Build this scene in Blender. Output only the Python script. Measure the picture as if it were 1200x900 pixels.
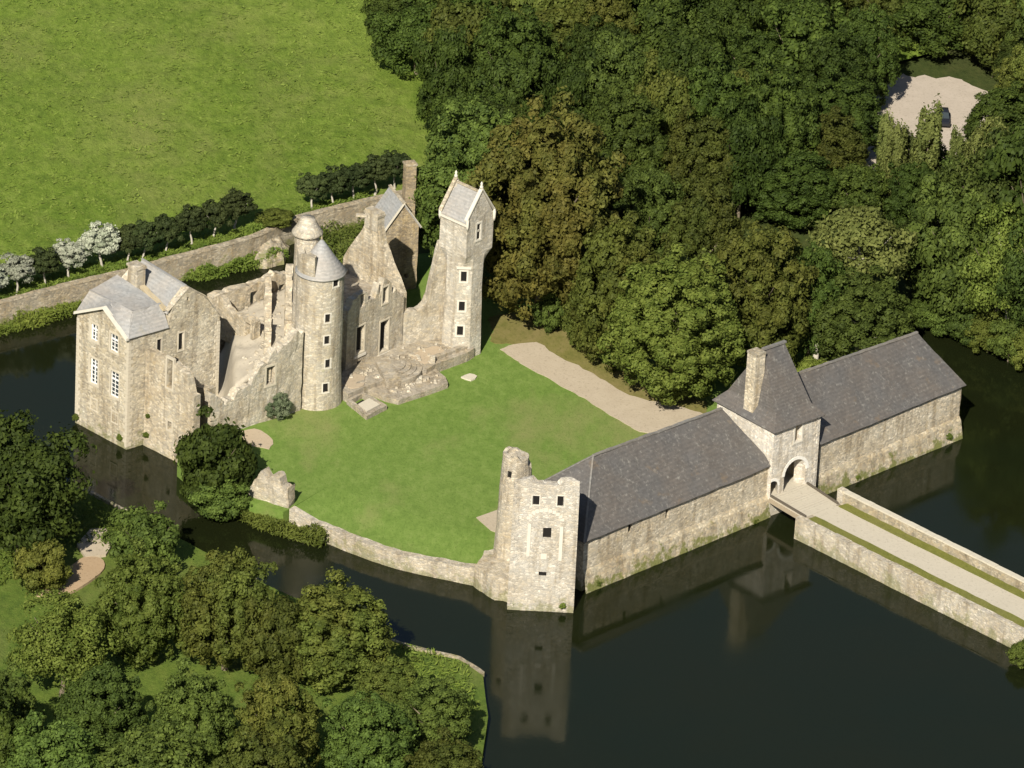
import bpy, bmesh, math, random
import numpy as np
from mathutils import Vector, Matrix, noise, geometry

for o in list(bpy.data.objects):
    bpy.data.objects.remove(o)
S = bpy.context.scene
COL = S.collection
R = math.radians
PI = math.pi

# ------------------------------------------------------------------ camera
FPX, PITCH, ROLL = 8000.0, R(26.0), R(3.0)      # focal length in photo pixels (1200 wide)
O0 = Vector((0, 0, 2.0))
DIST = FPX / 11.0
_r0 = Vector((1, 0, 0)); FW = Vector((0, math.cos(PITCH), -math.sin(PITCH)))
_u0 = Vector((0, math.sin(PITCH), math.cos(PITCH)))
RT = _r0 * math.cos(ROLL) + _u0 * math.sin(ROLL)
UP = -_r0 * math.sin(ROLL) + _u0 * math.cos(ROLL)
CAM = O0 - FW * DIST
cam_d = bpy.data.cameras.new('camera'); cam = bpy.data.objects.new('camera', cam_d); COL.objects.link(cam)
cam_d.sensor_width = 36; cam_d.lens = 36 * FPX / 1200.0
cam_d.clip_start = 5; cam_d.clip_end = 6000
M = Matrix((RT, UP, -FW)).transposed().to_4x4(); M.translation = CAM
cam.matrix_world = M
S.camera = cam
S.render.resolution_x, S.render.resolution_y = 1024, 768

# ------------------------------------------------------------------ light
SUN_AZ, SUN_EL = R(13), R(38)      # azimuth: degrees left of the line from castle to camera
to_sun = Vector((-math.sin(SUN_AZ) * math.cos(SUN_EL), -math.cos(SUN_AZ) * math.cos(SUN_EL), math.sin(SUN_EL)))
w = bpy.data.worlds.new('World'); S.world = w; w.use_nodes = True
nt = w.node_tree
bg = nt.nodes['Background']
sky = nt.nodes.new('ShaderNodeTexSky'); sky.sky_type = 'NISHITA'; sky.sun_disc = False
sky.sun_elevation = SUN_EL
sky.sun_rotation = math.atan2(to_sun.x, to_sun.y)
nt.links.new(sky.outputs[0], bg.inputs[0]); bg.inputs[1].default_value = 0.05
sd = bpy.data.lights.new('sun', 'SUN'); sd.energy = 5.0; sd.angle = R(0.53); sd.color = (1.0, 0.93, 0.80)
sun = bpy.data.objects.new('sun', sd); COL.objects.link(sun)
sun.rotation_euler = (-to_sun).to_track_quat('-Z', 'Y').to_euler(); sun.location = (0, 0, 120)
S.view_settings.view_transform = 'Standard'; S.view_settings.look = 'None'
S.view_settings.exposure = 0.65; S.view_settings.gamma = 1.0

# ------------------------------------------------------------------ photo pixel -> place
def ray(px, py):
    return (FW * FPX + RT * (px - 600) - UP * (py - 450)).normalized()
def G(px, py, z=0.0):                       # point on the horizontal plane z
    d = ray(px, py); t = (z - CAM.z) / d.z
    return CAM + d * t
def G2(px, py, z=0.0):
    return G(px, py, z).to_2d()
def Zat(p, py):                             # height above p that shows at picture row py
    k = (450 - py) / FPX; v = UP - FW * k
    q = Vector((p[0], p[1], 0)) - CAM
    return -q.dot(v) / v.z
def hit_line(A, B, px, py):                 # ray against the vertical plane through A,B -> (u, z, dist)
    d = ray(px, py); e = (B - A).normalized(); n = Vector((e.y, -e.x))
    den = d.x * n.x + d.y * n.y
    if abs(den) < 1e-6: return None
    t = ((A.x - CAM.x) * n.x + (A.y - CAM.y) * n.y) / den
    p = CAM + d * t
    return ((p.to_2d() - A).dot(e), p.z, t)
def hit(pts, px, py, closed=True):
    best = None; near = None; acc = 0; n = len(pts)
    for i in range(n if closed else n - 1):
        A, B = pts[i], pts[(i + 1) % n]; L = (B - A).length
        h = hit_line(A, B, px, py)
        if h and -0.05 <= h[0] <= L + 0.05 and (best is None or h[2] < best[2]):
            best = (acc + h[0], h[1], h[2])
        if h:
            o_ = max(-h[0], h[0] - L, 0)
            if near is None or o_ < near[0]: near = (o_, (acc + min(max(h[0], 0), L), h[1], h[2]))
        acc += L
    return best or near[1]

# ------------------------------------------------------------------ materials
MATS = {}
class NT:
    def __init__(s, name):
        s.m = bpy.data.materials.new(name); s.m.use_nodes = True
        s.t = s.m.node_tree; s.b = s.t.nodes['Principled BSDF']; s.out = s.t.nodes['Material Output']
        MATS[name] = s.m
    def n(s, kind, **kw):
        nd = s.t.nodes.new('ShaderNode' + kind)
        for k, v in kw.items():
            if k.startswith('i_'):
                key = k[2:]
                nd.inputs[int(key) if key.isdigit() else key].default_value = v
            else: setattr(nd, k, v)
        return nd
    def l(s, a, b): s.t.links.new(a, b)
    def pos(s, scale=(1, 1, 1)):
        g = s.n('NewGeometry'); mp = s.n('Mapping'); mp.inputs['Scale'].default_value = scale
        s.l(g.outputs['Position'], mp.inputs[0]); return mp.outputs[0]
    def noise(s, vec, scale, detail=4, rough=0.6):
        nd = s.n('TexNoise'); nd.inputs['Scale'].default_value = scale; nd.inputs['Detail'].default_value = detail
        nd.inputs['Roughness'].default_value = rough
        if vec is not None: s.l(vec, nd.inputs['Vector'])
        return nd.outputs['Fac']
    def ramp(s, fac, stops):
        nd = s.n('ValToRGB'); cr = nd.color_ramp
        while len(cr.elements) < len(stops): cr.elements.new(0.5)
        for e, (p, c) in zip(cr.elements, stops):
            e.position = p; e.color = (*c, 1) if len(c) == 3 else c
        s.l(fac, nd.inputs[0]); return nd.outputs[0]
    def mix(s, fac, a, b, mode='MIX'):
        nd = s.n('Mix', data_type='RGBA', blend_type=mode)
        for sock, v in ((nd.inputs[0], fac), (nd.inputs[6], a), (nd.inputs[7], b)):
            if isinstance(v, (int, float)): sock.default_value = v
            elif isinstance(v, tuple): sock.default_value = (*v, 1)
            else: s.l(v, sock)
        return nd.outputs[2]
    def math(s, op, a, b=0.0, clamp=False):
        nd = s.n('Math', operation=op, use_clamp=clamp)
        for i, v in enumerate((a, b)):
            if isinstance(v, (int, float)): nd.inputs[i].default_value = v
            else: s.l(v, nd.inputs[i])
        return nd.outputs[0]
    def bump(s, h, strength=0.5, dist=0.1, prev=None):
        nd = s.n('Bump'); nd.inputs['Strength'].default_value = strength; nd.inputs['Distance'].default_value = dist
        s.l(h, nd.inputs['Height'])
        if prev is not None: s.l(prev, nd.inputs['Normal'])
        s.l(nd.outputs[0], s.b.inputs['Normal']); return nd.outputs[0]
    def fin(s, col, rough=0.9):
        if isinstance(col, tuple): s.b.inputs['Base Color'].default_value = (*col, 1)
        else: s.l(col, s.b.inputs['Base Color'])
        s.b.inputs['Roughness'].default_value = rough
        s.b.inputs['Specular IOR Level'].default_value = 0.25
        return s.m
def mul(c, k): return tuple(x * k for x in c)

def stone(name, base, warm, moss=0.0, lichen=0.25, cell=3.1, contrast=0.75):
    s = NT(name); p = s.pos()
    wn = s.n('TexNoise'); wn.inputs['Scale'].default_value = 1.1; s.l(p, wn.inputs['Vector'])
    wp = s.n('MixRGB', blend_type='LINEAR_LIGHT'); wp.inputs[0].default_value = 0.12
    s.l(p, wp.inputs[1]); s.l(wn.outputs['Color'], wp.inputs[2])
    mp = s.n('Mapping'); mp.inputs['Scale'].default_value = (1, 1, 1.7); s.l(wp.outputs[0], mp.inputs[0])
    v = s.n('TexVoronoi'); v.inputs['Scale'].default_value = cell; s.l(mp.outputs[0], v.inputs['Vector'])
    e = s.n('TexVoronoi', feature='DISTANCE_TO_EDGE'); e.inputs['Scale'].default_value = cell; s.l(mp.outputs[0], e.inputs['Vector'])
    sep = s.n('SeparateColor'); s.l(v.outputs['Color'], sep.inputs[0])
    c = s.ramp(sep.outputs[0], [(0.0, mul(base, 1 - 0.42 * contrast)), (0.35, mul(base, 0.9)), (0.7, warm), (1.0, tuple(min(0.8, x * (1 + 0.4 * contrast)) for x in base))])
    big = s.noise(p, 0.33, 5, 0.65)
    c = s.mix(s.ramp(big, [(0.35, (0, 0, 0)), (0.65, (1, 1, 1))]), c, s.mix(1.0, c, (0.80, 0.76, 0.70), 'MULTIPLY'))
    mort = s.ramp(e.outputs['Distance'], [(0.02, (1, 1, 1)), (0.07, (0, 0, 0))])
    c = s.mix(s.math('MULTIPLY', mort, 0.35), c, mul(base, 0.7))
    fn = s.noise(p, 5.5, 3, 0.7)
    c = s.mix(s.ramp(fn, [(0.57, (0, 0, 0)), (0.72, (0.8, 0.8, 0.8))]), c, mul(base, 0.55))
    stn = s.ramp(s.noise(s.pos((1.1, 1.1, 0.13)), 1.0, 5, 0.65), [(0.50, (0, 0, 0)), (0.66, (1, 1, 1))])
    c = s.mix(s.math('MULTIPLY', stn, 0.75), c, s.mix(1.0, c, (0.60, 0.56, 0.50), 'MULTIPLY'))
    pat = s.ramp(s.noise(p, 1.4, 4, 0.7), [(0.55, (0, 0, 0)), (0.62, (1, 1, 1))])
    c = s.mix(s.math('MULTIPLY', pat, 0.4), c, s.mix(1.0, c, (1.25, 1.24, 1.22), 'MULTIPLY'))
    # pale and ochre lichen
    ln = s.noise(p, 0.8, 6, 0.75)
    c = s.mix(s.math('MULTIPLY', s.ramp(ln, [(0.56, (0, 0, 0)), (0.66, (1, 1, 1))]), lichen), c, (0.46, 0.34, 0.14))
    gg = s.n('NewGeometry'); sz = s.n('SeparateXYZ'); s.l(gg.outputs['Position'], sz.inputs[0])
    if moss > 0:    # algae in patches at the water line
        mn = s.noise(p, 0.7, 5, 0.7)
        low = s.n('MapRange'); low.inputs[1].default_value = 2.6; low.inputs[2].default_value = 0.1
        low.inputs[3].default_value = 0.0; low.inputs[4].default_value = 1.0; s.l(sz.outputs[2], low.inputs[0])
        k = s.ramp(s.math('ADD', s.math('MULTIPLY', low.outputs[0], 0.25), mn), [(0.66, (0, 0, 0)), (0.76, (1, 1, 1))])
        c = s.mix(s.math('MULTIPLY', k, moss), c, (0.13, 0.14, 0.035))
    h = s.math('ADD', s.ramp(e.outputs['Distance'], [(0.0, (0, 0, 0)), (0.13, (1, 1, 1))]), s.math('MULTIPLY', s.noise(p, 4.0, 5, 0.7), 1.4))
    s.bump(h, 0.55, 0.06)
    return s.fin(c, 0.93)

stone('stone_tan', (0.48, 0.44, 0.355), (0.50, 0.44, 0.325), moss=0.6, lichen=0.15, contrast=0.8)
stone('stone_pale', (0.47, 0.435, 0.365), (0.47, 0.415, 0.315), moss=0.5, lichen=0.12, contrast=0.6)
stone('stone_white', (0.51, 0.485, 0.43), (0.50, 0.455, 0.375), moss=0.5, lichen=0.08, contrast=0.6)
stone('stone_barn', (0.53, 0.48, 0.385), (0.55, 0.475, 0.35), moss=0.8, lichen=0.2, cell=3.3, contrast=0.85)
stone('stone_brown', (0.32, 0.27, 0.195), (0.36, 0.29, 0.18), moss=0.2, lichen=0.35)
stone('stone_warm', (0.47, 0.425, 0.34), (0.49, 0.42, 0.305), moss=0.2, lichen=0.25, contrast=0.75)
stone('stone_grey', (0.36, 0.325, 0.255), (0.38, 0.32, 0.225), moss=0.7, lichen=0.25, cell=3.4)
stone('stone_floor', (0.37, 0.335, 0.275), (0.39, 0.34, 0.26), lichen=0.25, cell=2.4, contrast=0.4)
def dressed(name, c):
    s = NT(name); p = s.pos()
    s.bump(s.noise(p, 6, 4), 0.4, 0.03)
    s.fin(s.mix(s.noise(p, 2.5, 5, 0.7), mul(c, 0.78), mul(c, 1.12)), 0.85)
dressed('dressed_stone', (0.56, 0.525, 0.45))
dressed('tan_dressing', (0.49, 0.44, 0.345))
dressed('coping', (0.50, 0.46, 0.37))
dressed('white_paint', (0.74, 0.73, 0.70))
dressed('timber', (0.30, 0.25, 0.18))
dressed('timber_dark', (0.10, 0.085, 0.065))

def slate(name, base, lich, blotch=(0.20, 0.13, 0.06), amt=0.6):
    s = NT(name); p = s.pos()
    mp = s.n('Mapping'); mp.inputs['Scale'].default_value = (1, 1, 1.6); s.l(p, mp.inputs[0])
    v = s.n('TexVoronoi'); v.inputs['Scale'].default_value = 3.4; s.l(mp.outputs[0], v.inputs['Vector'])
    sep = s.n('SeparateColor'); s.l(v.outputs['Color'], sep.inputs[0])
    c = s.mix(s.math('MULTIPLY', sep.outputs[0], 0.8), mul(base, 0.86), mul(base, 1.2))
    c = s.mix(s.ramp(s.noise(p, 0.25, 5, 0.6), [(0.35, (0, 0, 0)), (0.7, (1, 1, 1))]), c, s.mix(1.0, c, (1.16, 1.04, 0.92), 'MULTIPLY'))
    sp = s.pos((1.0, 1.0, 0.35))
    c = s.mix(s.math('MULTIPLY', s.ramp(s.noise(sp, 2.4, 6, 0.75), [(0.55, (0, 0, 0)), (0.70, (1, 1, 1))]), amt), c, lich)
    c = s.mix(s.math('MULTIPLY', s.ramp(s.noise(p, 0.55, 4, 0.6), [(0.62, (0, 0, 0)), (0.72, (1, 1, 1))]), amt * 0.4), c, blotch)
    wv = s.n('TexWave', wave_type='BANDS', bands_direction='Z'); wv.inputs['Scale'].default_value = 1.05
    wv.inputs['Distortion'].default_value = 0.8; s.l(p, wv.inputs['Vector'])
    c = s.mix(s.math('MULTIPLY', wv.outputs['Fac'], 0.30), c, mul(base, 0.72))
    s.bump(s.math('ADD', s.math('MULTIPLY', wv.outputs['Fac'], 0.9), s.math('ADD', sep.outputs[0], s.noise(p, 1.2, 3))), 0.45, 0.03)
    s.fin(c, 0.62); s.b.inputs['Specular IOR Level'].default_value = 0.4
slate('slate_dark', (0.094, 0.090, 0.087), (0.27, 0.26, 0.23), amt=0.75)
slate('slate_light', (0.27, 0.275, 0.275), (0.36, 0.35, 0.31), (0.36, 0.27, 0.10), amt=0.5)

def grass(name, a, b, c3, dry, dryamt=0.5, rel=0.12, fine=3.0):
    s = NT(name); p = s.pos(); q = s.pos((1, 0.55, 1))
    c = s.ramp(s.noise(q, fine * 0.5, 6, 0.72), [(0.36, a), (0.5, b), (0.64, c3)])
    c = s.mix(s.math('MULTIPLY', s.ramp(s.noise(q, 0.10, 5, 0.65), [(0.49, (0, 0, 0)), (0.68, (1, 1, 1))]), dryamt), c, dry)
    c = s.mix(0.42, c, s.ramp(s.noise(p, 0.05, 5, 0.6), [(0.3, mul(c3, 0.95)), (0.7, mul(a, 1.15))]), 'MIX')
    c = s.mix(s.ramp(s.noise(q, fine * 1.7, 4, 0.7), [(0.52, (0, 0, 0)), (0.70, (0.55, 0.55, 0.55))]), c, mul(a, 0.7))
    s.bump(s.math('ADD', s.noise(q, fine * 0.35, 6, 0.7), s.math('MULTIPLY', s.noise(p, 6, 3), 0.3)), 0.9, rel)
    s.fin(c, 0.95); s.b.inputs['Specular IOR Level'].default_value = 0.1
grass('meadow_grass', (0.070, 0.116, 0.014), (0.122, 0.180, 0.023), (0.178, 0.230, 0.044), (0.21, 0.205, 0.07), 0.65, 0.5, 1.5)
grass('lawn_grass', (0.086, 0.146, 0.026), (0.118, 0.186, 0.036), (0.160, 0.222, 0.056), (0.235, 0.21, 0.095), 0.85, 0.10, 2.4)
grass('dry_lawn', (0.10, 0.105, 0.025), (0.15, 0.14, 0.04), (0.20, 0.17, 0.065), (0.23, 0.17, 0.09), 0.8, 0.1, 1.6)
grass('bank_grass', (0.05, 0.085, 0.015), (0.085, 0.13, 0.02), (0.12, 0.155, 0.03), (0.16, 0.145, 0.06), 0.5, 0.3, 1.8)
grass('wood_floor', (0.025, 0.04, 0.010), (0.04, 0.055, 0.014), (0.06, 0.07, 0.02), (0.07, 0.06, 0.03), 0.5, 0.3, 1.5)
grass('verge_grass', (0.10, 0.11, 0.025), (0.14, 0.145, 0.03), (0.17, 0.165, 0.05), (0.20, 0.17, 0.08), 0.5, 0.1, 3.0)
def earth(name, a, b):
    s = NT(name); p = s.pos()
    c = s.mix(s.noise(p, 0.5, 6, 0.7), a, b)
    c = s.mix(s.ramp(s.noise(p, 3.0, 4, 0.7), [(0.55, (0, 0, 0)), (0.75, (1, 1, 1))]), c, mul(a, 0.75))
    s.bump(s.noise(p, 3, 5, 0.7), 0.5, 0.06); s.fin(c, 0.95)
earth('gravel', (0.33, 0.275, 0.20), (0.44, 0.38, 0.29))
earth('road', (0.40, 0.36, 0.285), (0.46, 0.42, 0.34))
earth('dirt', (0.30, 0.21, 0.125), (0.40, 0.30, 0.195))
earth('rubble_floor', (0.34, 0.305, 0.24), (0.43, 0.385, 0.31))
earth('stained', (0.36, 0.285, 0.195), (0.40, 0.335, 0.25))
earth('lichen_stone', (0.36, 0.28, 0.15), (0.40, 0.36, 0.28))
earth('yard', (0.33, 0.285, 0.23), (0.46, 0.40, 0.335))

s = NT('water'); p = s.pos()
s.fin(s.mix(s.noise(p, 0.06, 3), (0.010, 0.011, 0.003), (0.006, 0.010, 0.004)), 0.06)
s.b.inputs['IOR'].default_value = 1.33; s.b.inputs['Specular IOR Level'].default_value = 0.36
s.bump(s.noise(s.pos((1, 0.6, 1)), 2.2, 4, 0.6), 0.14, 0.02)
s.l(s.ramp(s.noise(p, 0.12, 4, 0.6), [(0.4, (0.05, 0.05, 0.05)), (0.65, (0.14, 0.14, 0.14))]), s.b.inputs['Roughness'])
s = NT('glass'); s.fin((0.035, 0.045, 0.05), 0.08); s.b.inputs['Specular IOR Level'].default_value = 0.6
s = NT('shade_black'); s.fin((0.012, 0.011, 0.010), 1.0)  # near-black colour standing in for shade inside openings
s = NT('car_paint'); s.fin((0.015, 0.016, 0.02), 0.25); s.b.inputs['Specular IOR Level'].default_value = 0.5
s = NT('rubber'); s.fin((0.02, 0.02, 0.02), 0.8)
s = NT('bark'); p = s.pos((1, 1, 0.4)); s.bump(s.noise(p, 6, 4), 0.6, 0.04); s.fin(s.mix(s.noise(p, 2, 4), (0.10, 0.08, 0.055), (0.20, 0.165, 0.12)), 0.95)
s = NT('bark_pale'); p = s.pos((1, 1, 0.4)); s.bump(s.noise(p, 6, 4), 0.6, 0.04); s.fin(s.mix(s.noise(p, 2, 4), (0.30, 0.27, 0.22), (0.48, 0.45, 0.38)), 0.95)

def leaf(name, dark, mid, light, trans=0.25, tint=None):
    s = NT(name); p = s.pos()
    oi = s.n('ObjectInfo'); g = s.n('NewGeometry')
    c = s.ramp(g.outputs['Random Per Island'], [(0.0, dark), (0.5, mid), (1.0, light)])
    c = s.mix(0.55, c, s.ramp(s.noise(p, 0.45, 3, 0.6), [(0.3, mul(dark, 0.9)), (0.7, light)]))
    if tint: c = s.mix(s.ramp(s.noise(s.pos((1, 1, 0.5)), 0.16, 4, 0.65), [(0.42, (0, 0, 0)), (0.6, (1, 1, 1))]), c, s.mix(1.0, c, tint, 'MULTIPLY'))
    hs = s.n('HueSaturation')
    rr = s.n('MapRange'); rr.inputs[3].default_value = 0.485; rr.inputs[4].default_value = 0.505; s.l(oi.outputs['Random'], rr.inputs[0])
    rv = s.n('MapRange'); rv.inputs[3].default_value = 0.68; rv.inputs[4].default_value = 1.30
    s.l(s.math('FRACT', s.math('MULTIPLY', oi.outputs['Random'], 7.31)), rv.inputs[0])
    s.l(rr.outputs[0], hs.inputs['Hue']); s.l(rv.outputs[0], hs.inputs['Value']); s.l(c, hs.inputs['Color'])
    s.fin(hs.outputs[0], 0.65); s.b.inputs['Specular IOR Level'].default_value = 0.12
    tr = s.n('BsdfTranslucent'); s.l(hs.outputs[0], tr.inputs[0])
    mx = s.n('MixShader'); mx.inputs[0].default_value = trans
    s.l(s.b.outputs[0], mx.inputs[1]); s.l(tr.outputs[0], mx.inputs[2]); s.l(mx.outputs[0], s.out.inputs[0])
leaf('leaf_green', (0.0239, 0.0423, 0.0092), (0.0529, 0.0851, 0.0161), (0.1078, 0.1552, 0.0302))
leaf('leaf_deep', (0.017, 0.031, 0.006), (0.036, 0.060, 0.011), (0.072, 0.106, 0.018))
leaf('leaf_olive', (0.032, 0.047, 0.009), (0.066, 0.090, 0.016), (0.118, 0.145, 0.028), tint=(1.08, 0.94, 0.95))
leaf('leaf_bronze', (0.034, 0.042, 0.009), (0.070, 0.080, 0.016), (0.122, 0.125, 0.027), tint=(1.05, 0.90, 0.9))
leaf('leaf_bright', (0.0504, 0.0798, 0.0118), (0.0998, 0.1418, 0.021), (0.1838, 0.2231, 0.0459))
leaf('leaf_silver', (0.12, 0.15, 0.09), (0.26, 0.29, 0.21), (0.42, 0.43, 0.34), 0.15)
leaf('leaf_dark', (0.016, 0.027, 0.009), (0.036, 0.053, 0.016), (0.068, 0.088, 0.028))
leaf('leaf_fig', (0.06, 0.085, 0.04), (0.11, 0.14, 0.075), (0.19, 0.21, 0.13))
leaf('reed', (0.06, 0.10, 0.015), (0.10, 0.155, 0.022), (0.15, 0.19, 0.035))
leaf('tuft', (0.09, 0.135, 0.018), (0.13, 0.185, 0.027), (0.185, 0.235, 0.05))
leaf('leaf_pale', (0.055, 0.072, 0.018), (0.092, 0.115, 0.028), (0.14, 0.16, 0.045))

# ------------------------------------------------------------------ object helpers
def link(name, me, mat, parent=None):
    o = bpy.data.objects.new(name, me); COL.objects.link(o)
    if mat: me.materials.append(MATS[mat])
    if parent: o.parent = parent
    return o
def mesh_obj(name, verts, faces, mat, parent=None, smooth=False):
    me = bpy.data.meshes.new(name); me.from_pydata([tuple(v) for v in verts], [], faces); me.update()
    bm = bmesh.new(); bm.from_mesh(me); bmesh.ops.recalc_face_normals(bm, faces=bm.faces); bm.to_mesh(me); bm.free()
    if smooth: me.shade_smooth()
    return link(name, me, mat, parent)
def thing(name, label, cat, group=None):
    o = bpy.data.objects.new(name, None); COL.objects.link(o); o.empty_display_size = 0.5
    return tag(o, label, cat, group)
def tag(o, label, cat, group=None):
    o['label'] = label; o['category'] = cat
    if group: o['group'] = group
    return o
def struct(o, kind='structure', label=None, cat=None):
    o['kind'] = kind
    if label: o['label'] = label
    if cat: o['category'] = cat
    return o
def v3(p, z): return Vector((p[0], p[1], z))
def jitter(co, amp, f=0.9):
    if amp <= 0: return co
    return co + noise.noise_vector(co * f) * amp + noise.noise_vector(co * f * 2.7 + Vector((9, 3, 5))) * amp * 0.5

class Shell:
    """masonry wall following a plan outline (counter-clockwise when closed), with real openings"""
    def __init__(s, pts, closed=True, thick=0.8, taper=None):
        s.p = [Vector(p[:2]) for p in pts]; s.closed = closed; s.th = thick; s.taper = taper
        n = len(s.p); s.inner = []
        s.cen = sum(s.p, Vector((0, 0))) / n
        for i in range(n):
            pr = s.p[i - 1] if (closed or i > 0) else None
            nx = s.p[(i + 1) % n] if (closed or i < n - 1) else None
            ns = []
            for a, b in ((pr, s.p[i]), (s.p[i], nx)):
                if a is None or b is None: continue
                e = (b - a).normalized(); ns.append(Vector((-e.y, e.x)))
            m = sum(ns, Vector((0, 0))) / len(ns)
            s.inner.append(s.p[i] + m / max(0.35, m.length_squared) * thick)
        s.acc = [0.0]
        for i in range(n if closed else n - 1):
            s.acc.append(s.acc[-1] + (s.p[(i + 1) % n] - s.p[i]).length)
        s.L = s.acc[-1]
    def pos(s, u, wd, z):
        u = min(max(u, 0), s.L); n = len(s.p); k = len(s.acc) - 2
        for i in range(len(s.acc) - 1):
            if u <= s.acc[i + 1] + 1e-9: k = i; break
        t = (u - s.acc[k]) / max(1e-6, s.acc[k + 1] - s.acc[k])
        a = s.p[k].lerp(s.p[(k + 1) % n], t); b = s.inner[k].lerp(s.inner[(k + 1) % n], t)
        q = a + (b - a) * (wd / s.th)
        if s.taper:
            f = s.taper(z); q = s.cen + (q - s.cen) * f
        return Vector((q.x, q.y, z))
    def hit(s, px, py): return hit(s.p, px, py, s.closed)
    def op(s, px, py, wd, h, arch=0.0):
        u, z, _ = s.hit(px, py); return (u - wd / 2, u + wd / 2, z - h / 2, z + h / 2, arch)
    def prof_px(s, pix): return sorted((s.hit(*q)[0], s.hit(*q)[1]) for q in pix)
    def build(s, name, mat, parent, z0, top, ops=(), step=1.0, rag=0.0, jit=0.05, zstep=1.1, seed=0):
        if not isinstance(top, (list, tuple)): top = [(0, top), (s.L, top)]
        def tz(u):
            if u <= top[0][0]: return top[0][1]
            for (a, za), (b, zb) in zip(top, top[1:]):
                if u <= b: return za + (zb - za) * (u - a) / max(1e-6, b - a)
            return top[-1][1]
        bp = set(round(x, 4) for x in s.acc) | set(round(min(max(a, 0), s.L), 4) for a, _ in top)
        for o in ops:
            bp |= {round(o[0], 4), round(o[1], 4)}
            if o[4] > 0:
                for k in range(1, 10):
                    bp.add(round((o[0] + o[1]) / 2 - (o[1] - o[0]) / 2 * math.cos(PI * k / 10), 4))
        bl = sorted(bp); out = [bl[0]]
        for b in bl[1:]:
            a = out[-1]
            if b - a < 0.02: continue
            m = max(1, int(round((b - a) / step)))
            for k in range(1, m + 1): out.append(a + (b - a) * k / m)
        def tr(u):
            z = tz(u)
            if rag > 0:
                q = Vector((u * 0.9 + seed * 7.7, seed * 3.1, 0))
                z += rag * (noise.noise(q) + 0.8 * noise.noise(q * 2.9) + 0.5 * noise.noise(q * 7.1))
            return z
        V = {}; vl = []; fc = {}
        def vid(u, wd, z):
            if s.closed and abs(u - s.L) < 1e-6: u = 0.0
            p = s.pos(u, wd, z); k = (round(p.x, 3), round(p.y, 3), round(p.z, 3))
            if k not in V: V[k] = len(vl); vl.append(p)
            return V[k]
        def face(ids):
            l = []
            for i in ids:
                if i not in l: l.append(i)
            if len(l) < 3: return
            k = frozenset(l)
            if k in fc: fc[k] = None
            else: fc[k] = l
        for ua, ub in zip(out, out[1:]):
            um = (ua + ub) / 2; ta, tb = tr(ua), tr(ub)
            cuts = []
            for o in ops:
                if o[0] - 1e-3 < um < o[1] + 1e-3:
                    def oh(u):
                        if o[4] <= 0: return o[3]
                        c = (o[0] + o[1]) / 2; r = (o[1] - o[0]) / 2
                        return o[3] - o[4] + o[4] * math.sqrt(max(0, 1 - ((u - c) / r) ** 2))
                    cuts.append((o[2], oh(ua), oh(ub)))
            cuts.sort()
            lo = (z0, z0); iv = []
            for (cl, ha, hb) in cuts:
                iv.append((lo, (cl, cl))); lo = (ha, hb)
            iv.append((lo, (ta, tb)))
            for (la, lb), (ha, hb) in iv:
                ha, hb = min(ha, ta), min(hb, tb)
                if ha - la < 0.02 and hb - lb < 0.02: continue
                ha, hb = max(ha, la), max(hb, lb)
                lv = [(la, lb)]
                k = math.floor(max(la, lb) / zstep) + 1
                while k * zstep < min(ha, hb) - 0.2:
                    if k * zstep > max(la, lb) + 0.2: lv.append((k * zstep, k * zstep))
                    k += 1
                lv.append((ha, hb))
                for (a0, b0), (a1, b1) in zip(lv, lv[1:]):
                    A = [vid(ua, 0, a0), vid(ub, 0, b0), vid(ub, 0, b1), vid(ua, 0, a1)]
                    B = [vid(ua, s.th, a0), vid(ub, s.th, b0), vid(ub, s.th, b1), vid(ua, s.th, a1)]
                    face(A); face(B[::-1])
                    face([A[3], A[2], B[2], B[3]]); face([A[0], B[0], B[1], A[1]])
                    face([A[0], A[3], B[3], B[0]]); face([A[1], B[1], B[2], A[2]])
        fl = [f for f in fc.values() if f]
        vv = [jitter(p, jit) for p in vl]
        used = sorted({i for f in fl for i in f}); mp = {i: k for k, i in enumerate(used)}
        return mesh_obj(name, [vv[i] for i in used], [[mp[i] for i in f] for f in fl], mat, parent)
    def block(s, verts, faces, u0, u1, z0, z1, w0, w1):
        b = len(verts)
        for wd in (w0, w1):
            for (u, z) in ((u0, z0), (u1, z0), (u1, z1), (u0, z1)): verts.append(s.pos(u, wd, z))
        faces += [[b, b + 1, b + 2, b + 3], [b + 7, b + 6, b + 5, b + 4], [b, b + 4, b + 5, b + 1], [b + 1, b + 5, b + 6, b + 2], [b + 2, b + 6, b + 7, b + 3], [b + 3, b + 7, b + 4, b]]
    def surround(s, o, parent, wd=0.2, proud=0.05, mat='dressed_stone', name='window_surround', sill=True):
        V, Fc = [], []; u0, u1, z0, z1 = o[:4]
        s.block(V, Fc, u0 - wd, u0, z0, z1, -proud, 0.25); s.block(V, Fc, u1, u1 + wd, z0, z1, -proud, 0.25)
        s.block(V, Fc, u0 - wd, u1 + wd, z1, z1 + wd, -proud - 0.01, 0.25)
        if sill: s.block(V, Fc, u0 - wd, u1 + wd, z0 - wd, z0, -proud - 0.03, 0.25)
        return mesh_obj(name, V, Fc, mat, parent)
    def quoins(s, i, parent, z0, z1, mat, big=0.62, small=0.34, h=0.4, proud=0.035):
        V, Fc = [], []; u = s.acc[i]; z = z0; k = 0
        while z < z1 - h:
            a, b = (big, small) if k % 2 else (small, big)
            l0 = (u - a) if i > 0 else (s.L - a); l1 = u if i > 0 else s.L
            s.block(V, Fc, l0, l1 - 1e-4, z + .02, z + h - .02, -proud, 0.1); s.block(V, Fc, u + 1e-4, u + b, z + .02, z + h - .02, -proud - .004, 0.1)
            z += h; k += 1
        o = mesh_obj('quoins', V, Fc, mat, parent); o['kind'] = 'stuff'; return o
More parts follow.
